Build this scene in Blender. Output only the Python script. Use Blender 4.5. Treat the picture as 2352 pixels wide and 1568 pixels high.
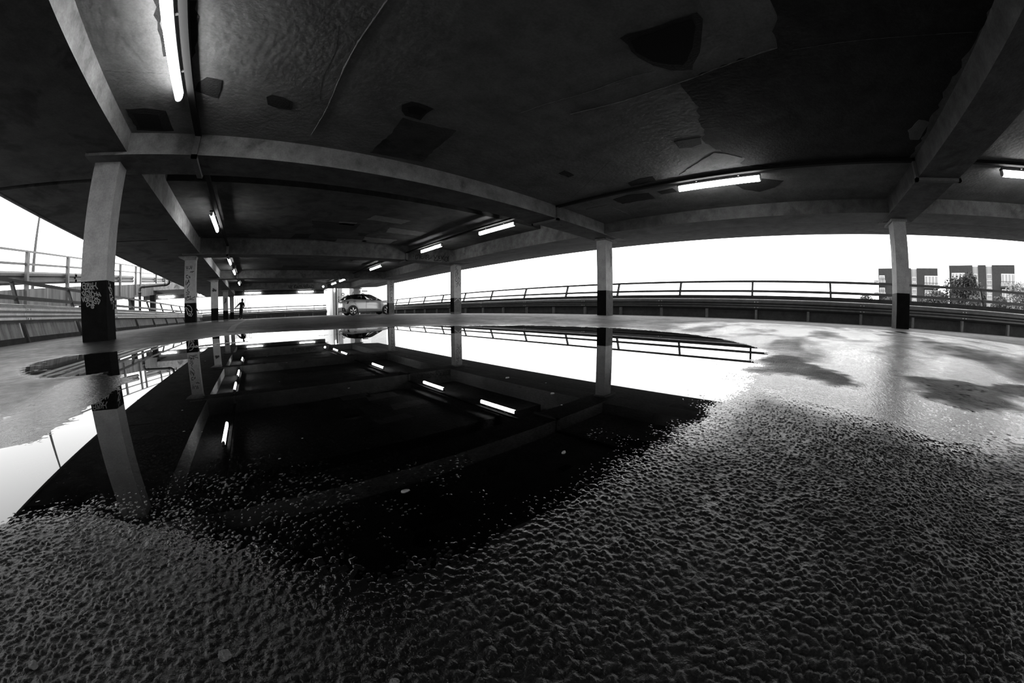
import bpy, bmesh, math, random
import numpy as np
from mathutils import Vector, Matrix

for _o in list(bpy.data.objects):
    bpy.data.objects.remove(_o)
random.seed(7)
SC = bpy.context.scene
COL = SC.collection

# ------------------------------------------------------------------ camera (fisheye lens)
CAM_Z = 0.1533
LF, LK3, LK5 = 770.738, 0.02452, 0.0066          # radius[px] = f*(t + k3 t^3 + k5 t^5)
YAW, PITCH, ROLL = 0.7527, -0.0936, -0.0050
cam_d = bpy.data.cameras.new('camera')
cam = bpy.data.objects.new('camera', cam_d)
COL.objects.link(cam)
cam_d.type = 'PANO'
cam_d.sensor_fit = 'HORIZONTAL'
cam_d.sensor_width, cam_d.sensor_height = 36.0, 24.0
cam_d.clip_start, cam_d.clip_end = 0.01, 2000
_t = np.linspace(0.01, 1.72, 200)
_r = LF * (_t + LK3 * _t ** 3 + LK5 * _t ** 5) * 36.0 / 2352.0
_k = np.linalg.lstsq(np.stack([_r, _r ** 2, _r ** 3, _r ** 4], 1), _t, rcond=None)[0]
cp = cam_d if hasattr(cam_d, 'panorama_type') else cam_d.cycles
cp.panorama_type = 'FISHEYE_LENS_POLYNOMIAL'
cp.fisheye_fov = math.radians(230)
cp.fisheye_polynomial_k0 = 0.0
for _i in range(4):
    setattr(cp, 'fisheye_polynomial_k%d' % (_i + 1), -float(_k[_i]))
_F = Vector((math.sin(YAW) * math.cos(PITCH), math.cos(YAW) * math.cos(PITCH), math.sin(PITCH)))
_R = Vector((math.cos(YAW), -math.sin(YAW), 0))
_U = _R.cross(_F)
_R, _U = _R * math.cos(ROLL) + _U * math.sin(ROLL), _U * math.cos(ROLL) - _R * math.sin(ROLL)
cam.matrix_world = Matrix(((_R.x, _U.x, -_F.x, 0), (_R.y, _U.y, -_F.y, 0), (_R.z, _U.z, -_F.z, CAM_Z), (0, 0, 0, 1)))
SC.camera = cam

# ------------------------------------------------------------------ overcast sky and exposure
W = bpy.data.worlds.new('overcast_sky')
SC.world = W
W.use_nodes = True
wn, wl = W.node_tree.nodes, W.node_tree.links
wn.clear()
w_out = wn.new('ShaderNodeOutputWorld')
w_bg = wn.new('ShaderNodeBackground')
w_tc = wn.new('ShaderNodeTexCoord')
w_dot = wn.new('ShaderNodeVectorMath'); w_dot.operation = 'DOT_PRODUCT'
w_dot.inputs[1].default_value = (0.85, 0.5, 0.15)
w_map = wn.new('ShaderNodeMapRange')
w_map.inputs['From Min'].default_value, w_map.inputs['From Max'].default_value = -0.5, 0.9
w_map.inputs['To Min'].default_value, w_map.inputs['To Max'].default_value = 2.9, 4.2
wl.new(w_tc.outputs['Generated'], w_dot.inputs[0])
wl.new(w_dot.outputs['Value'], w_map.inputs['Value'])
wl.new(w_map.outputs['Result'], w_bg.inputs['Strength'])
w_bg.inputs['Color'].default_value = (1, 1, 1, 1)
wl.new(w_bg.outputs[0], w_out.inputs['Surface'])
SC.view_settings.view_transform = 'Standard'
SC.view_settings.look = 'None'
SC.view_settings.gamma = 1.0
SC.view_settings.exposure = 0.0
SC.view_settings.use_curve_mapping = False
SC.cycles.use_denoising = True
SC.cycles.max_bounces = 8
SC.cycles.diffuse_bounces = 4
SC.cycles.glossy_bounces = 4
SC.cycles.transparent_max_bounces = 8
SC.cycles.sample_clamp_indirect = 6.0
LAMP_POWER = 25.0

# ------------------------------------------------------------------ measured layout
XL, XR, Y1, SP = -2.475, 9.165, 5.511, 8.275      # column rows and bay pitch
CW, CD = 0.42, 0.325                              # column width (x) and depth (y)
ZB = 2.40                                         # underside of the cross beams
ZWATER = -0.0906
PAINT = 0.767
def yk(k): return Y1 + SP * (k - 1)

# ------------------------------------------------------------------ materials
MATS = {}
def mat(name, c=0.3, rough=0.7, metal=0.0, var=0.0, vscale=3.0, bump=0.0, bscale=60.0, stretch=(1, 1, 1),
        spec=0.5, emit=0.0, dark=None, dscale=1.2, damount=0.5, coat=0.0, grain=0.12):
    m = bpy.data.materials.new(name); MATS[name] = m
    m.use_nodes = True
    n, l = m.node_tree.nodes, m.node_tree.links
    b = n['Principled BSDF']
    b.inputs['Base Color'].default_value = (c, c, c, 1)
    b.inputs['Roughness'].default_value = rough
    b.inputs['Metallic'].default_value = metal
    b.inputs['Specular IOR Level'].default_value = spec
    b.inputs['Coat Weight'].default_value = coat
    if emit:
        b.inputs['Emission Color'].default_value = (1, 1, 1, 1)
        b.inputs['Emission Strength'].default_value = emit
    if var or bump:
        tc = n.new('ShaderNodeTexCoord'); mp = n.new('ShaderNodeMapping')
        mp.inputs['Scale'].default_value = stretch
        geo = n.new('ShaderNodeNewGeometry')
        l.new(geo.outputs['Position'], mp.inputs['Vector'])
    if var:
        t = n.new('ShaderNodeTexNoise'); t.inputs['Scale'].default_value = vscale
        t.inputs['Detail'].default_value = 8; t.inputs['Roughness'].default_value = 0.65
        l.new(mp.outputs[0], t.inputs['Vector'])
        r = n.new('ShaderNodeMapRange')
        r.inputs['From Min'].default_value, r.inputs['From Max'].default_value = 0.28, 0.72
        r.inputs['To Min'].default_value, r.inputs['To Max'].default_value = c * (1 - var), c * (1 + var)
        l.new(t.outputs['Fac'], r.inputs['Value'])
        src = r.outputs['Result']
        tg = n.new('ShaderNodeTexNoise'); tg.inputs['Scale'].default_value = 38; tg.inputs['Detail'].default_value = 4
        l.new(mp.outputs[0], tg.inputs['Vector'])
        rg2 = n.new('ShaderNodeMapRange')
        rg2.inputs['From Min'].default_value, rg2.inputs['From Max'].default_value = 0.3, 0.7
        rg2.inputs['To Min'].default_value, rg2.inputs['To Max'].default_value = 1 - grain, 1 + grain
        l.new(tg.outputs['Fac'], rg2.inputs['Value'])
        mg = n.new('ShaderNodeMath'); mg.operation = 'MULTIPLY'
        l.new(src, mg.inputs[0]); l.new(rg2.outputs['Result'], mg.inputs[1]); src = mg.outputs[0]
        if dark is not None:
            t2 = n.new('ShaderNodeTexNoise'); t2.inputs['Scale'].default_value = dscale
            t2.inputs['Detail'].default_value = 7; t2.inputs['Roughness'].default_value = 0.6
            t2.inputs['Distortion'].default_value = 0.4
            l.new(mp.outputs[0], t2.inputs['Vector'])
            r2 = n.new('ShaderNodeMapRange'); r2.interpolation_type = 'SMOOTHSTEP'
            r2.inputs['From Min'].default_value, r2.inputs['From Max'].default_value = damount, damount + 0.14
            l.new(t2.outputs['Fac'], r2.inputs['Value'])
            mx = n.new('ShaderNodeMix'); mx.data_type = 'FLOAT'
            l.new(r2.outputs['Result'], mx.inputs[0]); l.new(src, mx.inputs[2]); mx.inputs[3].default_value = dark
            src = mx.outputs[0]
        cc = n.new('ShaderNodeCombineColor')
        for i in range(3): l.new(src, cc.inputs[i])
        l.new(cc.outputs[0], b.inputs['Base Color'])
    if bump:
        t = n.new('ShaderNodeTexNoise'); t.inputs['Scale'].default_value = bscale
        t.inputs['Detail'].default_value = 6
        l.new(mp.outputs[0], t.inputs['Vector'])
        bp = n.new('ShaderNodeBump'); bp.inputs['Strength'].default_value = bump; bp.inputs['Distance'].default_value = 0.02
        l.new(t.outputs['Fac'], bp.inputs['Height']); l.new(bp.outputs[0], b.inputs['Normal'])
    return m

mat('column_concrete', 0.3536, 0.8, var=0.22, vscale=5, bump=0.25, bscale=45)
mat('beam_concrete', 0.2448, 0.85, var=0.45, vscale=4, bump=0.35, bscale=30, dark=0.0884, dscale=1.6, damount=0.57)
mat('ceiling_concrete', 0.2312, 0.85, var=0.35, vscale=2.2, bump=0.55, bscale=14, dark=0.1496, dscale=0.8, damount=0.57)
mat('ceiling_far', 0.0748, 0.85, var=0.55, vscale=2.5, bump=0.35, bscale=18, dark=0.034, dscale=1.1, damount=0.5)  # darker mix for the slabs beyond the first bay
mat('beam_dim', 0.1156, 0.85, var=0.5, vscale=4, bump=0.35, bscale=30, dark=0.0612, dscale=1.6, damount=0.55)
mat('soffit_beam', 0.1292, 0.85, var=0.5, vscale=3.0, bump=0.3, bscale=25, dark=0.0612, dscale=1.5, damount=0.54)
mat('soffit_dark', 0.0816, 0.85, var=0.5, vscale=2.0, bump=0.3, bscale=25, dark=0.0272, dscale=0.9, damount=0.52)  # darker mix for the overhang and the ramp-side beam undersides
mat('ceiling_dark', 0.0374, 0.9, var=0.5, vscale=2.5, bump=0.4, bscale=20, dark=0.0204, dscale=1.0, damount=0.5)
mat('repair_dark', 0.0238, 0.9, var=0.5, vscale=9, bump=0.5, bscale=40)
mat('repair_black', 0.008, 0.95)
mat('repair_light', 0.2312, 0.85, var=0.25, vscale=6, bump=0.3, bscale=40)
mat('joint_black', 0.004, 0.95)  # flat near-black for the lining of the joint slots
mat('seam_mortar', 0.1904, 0.9, var=0.5, vscale=20, bump=0.5, bscale=80)
mat('black_paint', 0.006, 0.8, spec=0.05, var=0.4, vscale=8, bump=0.15, bscale=50)
mat('grey_paint', 0.0884, 0.8, spec=0.2, var=0.35, vscale=6, bump=0.2, bscale=50)
mat('plinth_grey', 0.1088, 0.8, var=0.4, vscale=8)
mat('parapet_concrete', 0.034, 0.85, var=0.5, vscale=5, bump=0.3, bscale=30)
mat('panel_concrete', 0.3, 0.85, var=0.5, vscale=3, stretch=(1, 5, 0.7), bump=0.3, bscale=30)
mat('kerb_dark', 0.0408, 0.9, var=0.4, vscale=5)
mat('ramp_concrete', 0.102, 0.85, var=0.75, vscale=2.2, stretch=(1, 2.2, 0.12), bump=0.2, bscale=20, dark=0.0476, dscale=1.6, damount=0.56)
mat('galvanised', 0.5, 0.38, metal=0.75, var=0.2, vscale=6)
mat('guard_dark', 0.07, 0.38, metal=0.35, var=0.3, vscale=6, spec=0.4)  # darkened copy of the guardrail steel, shade of the inward face put into its colour
mat('stub_steel', 0.13, 0.5, metal=0.3, var=0.3, vscale=8)
mat('rail_steel', 0.05, 0.4, metal=0.6, var=0.25, vscale=8)
mat('post_steel', 0.05, 0.5, metal=0.3, var=0.3, vscale=8)
mat('ramp_steel', 0.1156, 0.45, metal=0.4, var=0.2, vscale=5)
mat('trunking', 0.02, 0.8, spec=0.2)  # level runs: the shadow they hang in is put into this dark tone
mat('trunking_pale', 0.16, 0.7, var=0.2, vscale=6)
mat('lamp_housing', 0.05, 0.5)
mat('lamp_diffuser', 0.8, 0.5, emit=LAMP_POWER)
mat('lamp_cap', 0.6, 0.5)
mat('pipe_black', 0.02, 0.3, spec=0.6)
mat('white_wall', 0.86, 0.8, var=0.08, vscale=3)
mat('wall_grey', 0.2312, 0.8, var=0.15, vscale=4)
mat('tag_black', 0.008, 0.6)
mat('tag_grey', 0.068, 0.6)
mat('tag_white', 0.374, 0.6)
mat('tag_silver', 0.204, 0.6)
mat('paint_line', 0.1088, 0.6, var=0.4, vscale=8)
mat('car_paint', 0.55, 0.25, metal=0.25, spec=0.5, coat=0.6)
mat('car_black', 0.012, 0.35)
mat('car_trim', 0.02, 0.5)
mat('car_lamp', 0.03, 0.08)
mat('tyre', 0.012, 0.8)
mat('alloy', 0.62, 0.25, metal=0.9)
mat('seat_cloth', 0.30, 0.9)
mat('cloth_black', 0.010, 0.9)
mat('skin', 0.18, 0.6)
mat('shoe_light', 0.45, 0.7)
mat('leaf_dark', 0.03, 0.6, var=0.4, vscale=2)
mat('leaf_mid', 0.07, 0.6, var=0.4, vscale=2)
mat('leaf_pale', 0.2, 0.6, var=0.4, vscale=2)
mat('bark', 0.08, 0.9)
mat('brick_dark', 0.034, 0.9, var=0.25, vscale=2)
mat('facade_white', 0.374, 0.8)
mat('facade_haze', 0.62, 0.8)  # wall colour paled to stand in for distance haze
mat('facade_haze_dark', 0.46, 0.8)
mat('window_white', 0.72, 0.5)
mat('window_pane', 0.28, 0.12)
mat('balcony_dark', 0.05, 0.7)
mat('outside_ground', 0.1088, 0.9, var=0.3, vscale=0.05)
mat('leaf_litter', 0.272, 0.6, var=0.3, vscale=30)
mat('stone', 0.1088, 0.5, var=0.4, vscale=80, bump=0.4, bscale=200)
mat('steel_ring', 0.02, 0.6)

def nmath(n, l, op, a, b=None, clamp=False):
    m = n.new('ShaderNodeMath'); m.operation = op; m.use_clamp = clamp
    for i, v in enumerate((a, b)):
        if v is None: continue
        if isinstance(v, (int, float)): m.inputs[i].default_value = v
        else: l.new(v, m.inputs[i])
    return m.outputs[0]

def brick_mat():
    m = bpy.data.materials.new('white_brick'); MATS['white_brick'] = m; m.use_nodes = True
    n, l = m.node_tree.nodes, m.node_tree.links
    b = n['Principled BSDF']; b.inputs['Roughness'].default_value = 0.8
    g = n.new('ShaderNodeNewGeometry'); mp = n.new('ShaderNodeMapping')
    mp.inputs['Rotation'].default_value = (math.radians(-90), 0, 0)
    l.new(g.outputs['Position'], mp.inputs['Vector'])
    t = n.new('ShaderNodeTexBrick'); t.inputs['Scale'].default_value = 1.0
    t.inputs['Brick Width'].default_value = 0.45; t.inputs['Row Height'].default_value = 0.15
    t.inputs['Mortar Size'].default_value = 0.012
    t.inputs['Color1'].default_value = (.80,) * 3 + (1,); t.inputs['Color2'].default_value = (.72,) * 3 + (1,)
    t.inputs['Mortar'].default_value = (.58,) * 3 + (1,)
    l.new(mp.outputs[0], t.inputs['Vector']); l.new(t.outputs['Color'], b.inputs['Base Color'])
brick_mat()

def asphalt_mat():
    m = bpy.data.materials.new('wet_asphalt'); MATS['wet_asphalt'] = m; m.use_nodes = True
    n, l = m.node_tree.nodes, m.node_tree.links
    b = n['Principled BSDF']
    g = n.new('ShaderNodeNewGeometry')
    def noise(s, d=5, r=0.6):
        t = n.new('ShaderNodeTexNoise'); t.inputs['Scale'].default_value = s; t.inputs['Detail'].default_value = d
        t.inputs['Roughness'].default_value = r; l.new(g.outputs['Position'], t.inputs['Vector']); return t.outputs['Fac']
    at = n.new('ShaderNodeAttribute'); at.attribute_name = 'wet'
    wet = at.outputs['Fac']
    big, fine = noise(0.9, 4), noise(90, 3)
    col = nmath(n, l, 'ADD', nmath(n, l, 'MULTIPLY', big, 0.016), nmath(n, l, 'MULTIPLY', fine, 0.012))
    col = nmath(n, l, 'MULTIPLY', col, nmath(n, l, 'SUBTRACT', 1.0, nmath(n, l, 'MULTIPLY', wet, 0.45)))
    cc = n.new('ShaderNodeCombineColor')
    for i in range(3): l.new(col, cc.inputs[i])
    l.new(cc.outputs[0], b.inputs['Base Color'])
    ro = nmath(n, l, 'SUBTRACT', nmath(n, l, 'ADD', 0.45, nmath(n, l, 'MULTIPLY', big, 0.2)), nmath(n, l, 'MULTIPLY', wet, 0.48))
    mid = nmath(n, l, 'ADD', nmath(n, l, 'MULTIPLY', nmath(n, l, 'SUBTRACT', noise(2.6, 5), 0.5), 0.35), nmath(n, l, 'MULTIPLY', nmath(n, l, 'SUBTRACT', noise(11, 4), 0.5), 0.30))
    mx_ = n.new('ShaderNodeMath'); mx_.operation = 'MAXIMUM'; mx_.inputs[1].default_value = 0.05
    l.new(nmath(n, l, 'ADD', ro, mid), mx_.inputs[0])
    l.new(mx_.outputs[0], b.inputs['Roughness'])
    h = nmath(n, l, 'ADD', nmath(n, l, 'MULTIPLY', noise(230, 3), 0.5), nmath(n, l, 'MULTIPLY', noise(80, 4), 1.0))
    bp = n.new('ShaderNodeBump'); bp.inputs['Distance'].default_value = 0.004
    l.new(nmath(n, l, 'SUBTRACT', 0.75, nmath(n, l, 'MULTIPLY', wet, 0.40)), bp.inputs['Strength'])
    l.new(h, bp.inputs['Height']); l.new(bp.outputs[0], b.inputs['Normal'])
    b.inputs['Specular IOR Level'].default_value = 0.42
asphalt_mat()

def water_mat():
    m = bpy.data.materials.new('puddle_water'); MATS['puddle_water'] = m; m.use_nodes = True
    n, l = m.node_tree.nodes, m.node_tree.links
    n.clear()
    o = n.new('ShaderNodeOutputMaterial'); mx = n.new('ShaderNodeMixShader')
    tr = n.new('ShaderNodeBsdfTransparent'); tr.inputs[0].default_value = (.42, .42, .42, 1)
    gl = n.new('ShaderNodeBsdfGlossy'); gl.inputs['Roughness'].default_value = 0.0
    gl.inputs['Color'].default_value = (1, 1, 1, 1)
    fr = n.new('ShaderNodeFresnel'); fr.inputs['IOR'].default_value = 1.36
    l.new(fr.outputs[0], mx.inputs[0]); l.new(tr.outputs[0], mx.inputs[1]); l.new(gl.outputs[0], mx.inputs[2])
    l.new(mx.outputs[0], o.inputs['Surface'])
water_mat()

def glass_mat(name, tint, ior=1.5):
    m = bpy.data.materials.new(name); MATS[name] = m; m.use_nodes = True
    n, l = m.node_tree.nodes, m.node_tree.links
    n.clear()
    o = n.new('ShaderNodeOutputMaterial'); mx = n.new('ShaderNodeMixShader')
    tr = n.new('ShaderNodeBsdfTransparent'); tr.inputs[0].default_value = (tint, tint, tint, 1)
    gl = n.new('ShaderNodeBsdfGlossy'); gl.inputs['Roughness'].default_value = 0.02
    fr = n.new('ShaderNodeFresnel'); fr.inputs['IOR'].default_value = ior
    l.new(fr.outputs[0], mx.inputs[0]); l.new(tr.outputs[0], mx.inputs[1]); l.new(gl.outputs[0], mx.inputs[2])
    l.new(mx.outputs[0], o.inputs['Surface'])
glass_mat('car_glass', 0.75)
glass_mat('car_glass_dark', 0.12)

# ------------------------------------------------------------------ mesh helpers
class MB:
    def __init__(s): s.v, s.f, s.m = [], [], []
    def quad_prism(s, a, b, mi=0):
        """closed prism from ring a to ring b (same number of points)"""
        n0, k = len(s.v), len(a)
        s.v += [tuple(p) for p in a] + [tuple(p) for p in b]
        fs = [tuple(n0 + i for i in reversed(range(k))), tuple(n0 + k + i for i in range(k))]
        for i in range(k):
            j = (i + 1) % k
            fs.append((n0 + i, n0 + j, n0 + k + j, n0 + k + i))
        s.f += fs; s.m += [mi] * len(fs)
        return s
    def box(s, x0, x1, y0, y1, z0, z1, mi=0):
        return s.quad_prism([(x0, y0, z0), (x1, y0, z0), (x1, y1, z0), (x0, y1, z0)],
                            [(x0, y0, z1), (x1, y0, z1), (x1, y1, z1), (x0, y1, z1)], mi)
    def bar(s, p, q, w, h, up=(0, 0, 1), mi=0):
        p, q = Vector(p), Vector(q); d = (q - p).normalized(); u = Vector(up)
        sd = d.cross(u)
        if sd.length < 1e-4: sd = d.cross(Vector((1, 0, 0)))
        sd.normalize(); u = sd.cross(d)
        o = [sd * (-w / 2) + u * (-h / 2), sd * (w / 2) + u * (-h / 2), sd * (w / 2) + u * (h / 2), sd * (-w / 2) + u * (h / 2)]
        return s.quad_prism([p + k for k in o], [q + k for k in o], mi)
    def tube(s, pts, r, seg=8, mi=0):
        pts = [Vector(p) for p in pts]
        rs = r if isinstance(r, (list, tuple)) else [r] * len(pts)
        n0 = len(s.v); ref = None
        for i, p in enumerate(pts):
            d = (pts[min(i + 1, len(pts) - 1)] - pts[max(i - 1, 0)]).normalized()
            if ref is None:
                ref = d.cross(Vector((0, 0, 1)))
                if ref.length < 0.05: ref = d.cross(Vector((1, 0, 0)))
            a = (ref - d * ref.dot(d)).normalized(); b = d.cross(a); ref = a
            for j in range(seg):
                t = 2 * math.pi * j / seg
                s.v.append(tuple(p + (a * math.cos(t) + b * math.sin(t)) * rs[i]))
        for i in range(len(pts) - 1):
            for j in range(seg):
                k = (j + 1) % seg
                s.f.append((n0 + i * seg + j, n0 + i * seg + k, n0 + (i + 1) * seg + k, n0 + (i + 1) * seg + j)); s.m.append(mi)
        s.f.append(tuple(n0 + j for j in reversed(range(seg)))); s.m.append(mi)
        e = n0 + (len(pts) - 1) * seg
        s.f.append(tuple(e + j for j in range(seg))); s.m.append(mi)
        return s
    def face(s, pts, mi=0):
        n0 = len(s.v); s.v += [tuple(p) for p in pts]; s.f.append(tuple(range(n0, n0 + len(pts)))); s.m.append(mi)
        return s
    def build(s, name, mats, parent=None, smooth=False, loc=None, local=False):
        me = bpy.data.meshes.new(name)
        me.from_pydata(s.v, [], s.f); me.update()
        for q in (mats if isinstance(mats, (list, tuple)) else [mats]): me.materials.append(MATS[q])
        if any(s.m): me.polygons.foreach_set('material_index', s.m)
        bm = bmesh.new(); bm.from_mesh(me); bmesh.ops.recalc_face_normals(bm, faces=bm.faces); bm.to_mesh(me); bm.free()
        if smooth: me.polygons.foreach_set('use_smooth', [True] * len(me.polygons))
        o = bpy.data.objects.new(name, me); COL.objects.link(o)
        if parent is not None:
            o.parent = parent
            if parent.type == 'EMPTY' and not local: o.matrix_parent_inverse = Matrix.Translation(-Vector(parent.location))
        if loc is not None: o.location = loc
        return o

def tag(o, label, cat=None, group=None, kind=None):
    o['label'] = label
    if cat: o['category'] = cat
    if group: o['group'] = group
    if kind: o['kind'] = kind
    return o
def empty(name, loc=(0, 0, 0), rz=0.0):
    o = bpy.data.objects.new(name, None); COL.objects.link(o)
    o.location = loc; o.rotation_euler = (0, 0, rz); o.empty_display_size = 0.2
    return o
def shared(name, mesh_obj, parent, loc=(0, 0, 0), rot=(0, 0, 0)):
    c = mesh_obj.copy(); c.name = name; COL.objects.link(c); c.parent = parent
    c.location = loc; c.rotation_euler = rot
    return c

def bez_poly(pts, cuts=3):
    """Catmull-Rom smoothing of a 2-D polyline"""
    if len(pts) < 3: return pts
    P = [pts[0]] + list(pts) + [pts[-1]]; out = []
    for i in range(1, len(P) - 2):
        a, b, c, d = P[i - 1], P[i], P[i + 1], P[i + 2]
        for k in range(cuts):
            t = k / cuts
            out.append(tuple(0.5 * (2 * b[j] + (c[j] - a[j]) * t + (2 * a[j] - 5 * b[j] + 4 * c[j] - d[j]) * t * t +
                                    (3 * b[j] - a[j] - 3 * c[j] + d[j]) * t ** 3) for j in (0, 1)))
    out.append(tuple(pts[-1]))
    return out

def graffiti(name, strokes, width, place, m, parent, smooth=True):
    """ribbons of paint: strokes are polylines in the (u, z) plane of a face; place(u, z) gives the point on that face"""
    b = MB()
    for k, st in enumerate(strokes):
        st = bez_poly(st) if smooth else list(st)
        st = [q for i, q in enumerate(st) if i == 0 or math.hypot(q[0] - st[i - 1][0], q[1] - st[i - 1][1]) > 1e-4]
        if len(st) < 2: continue
        L, R = [], []
        for i, (u, z) in enumerate(st):
            a, c = st[max(i - 1, 0)], st[min(i + 1, len(st) - 1)]
            d = math.hypot(c[0] - a[0], c[1] - a[1]) + 1e-9
            tx, tz = (c[0] - a[0]) / d, (c[1] - a[1]) / d
            e = -width * .3 if i == 0 else (width * .3 if i == len(st) - 1 else 0)
            L.append((u + tx * e - tz * width / 2, z + tz * e + tx * width / 2)); R.append((u + tx * e + tz * width / 2, z + tz * e - tx * width / 2))
        for i in range(len(st) - 1):
            b.face([place(*q, k * .0002) for q in (L[i], R[i], R[i + 1], L[i + 1])])
    return b.build(name, m, parent)

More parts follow.
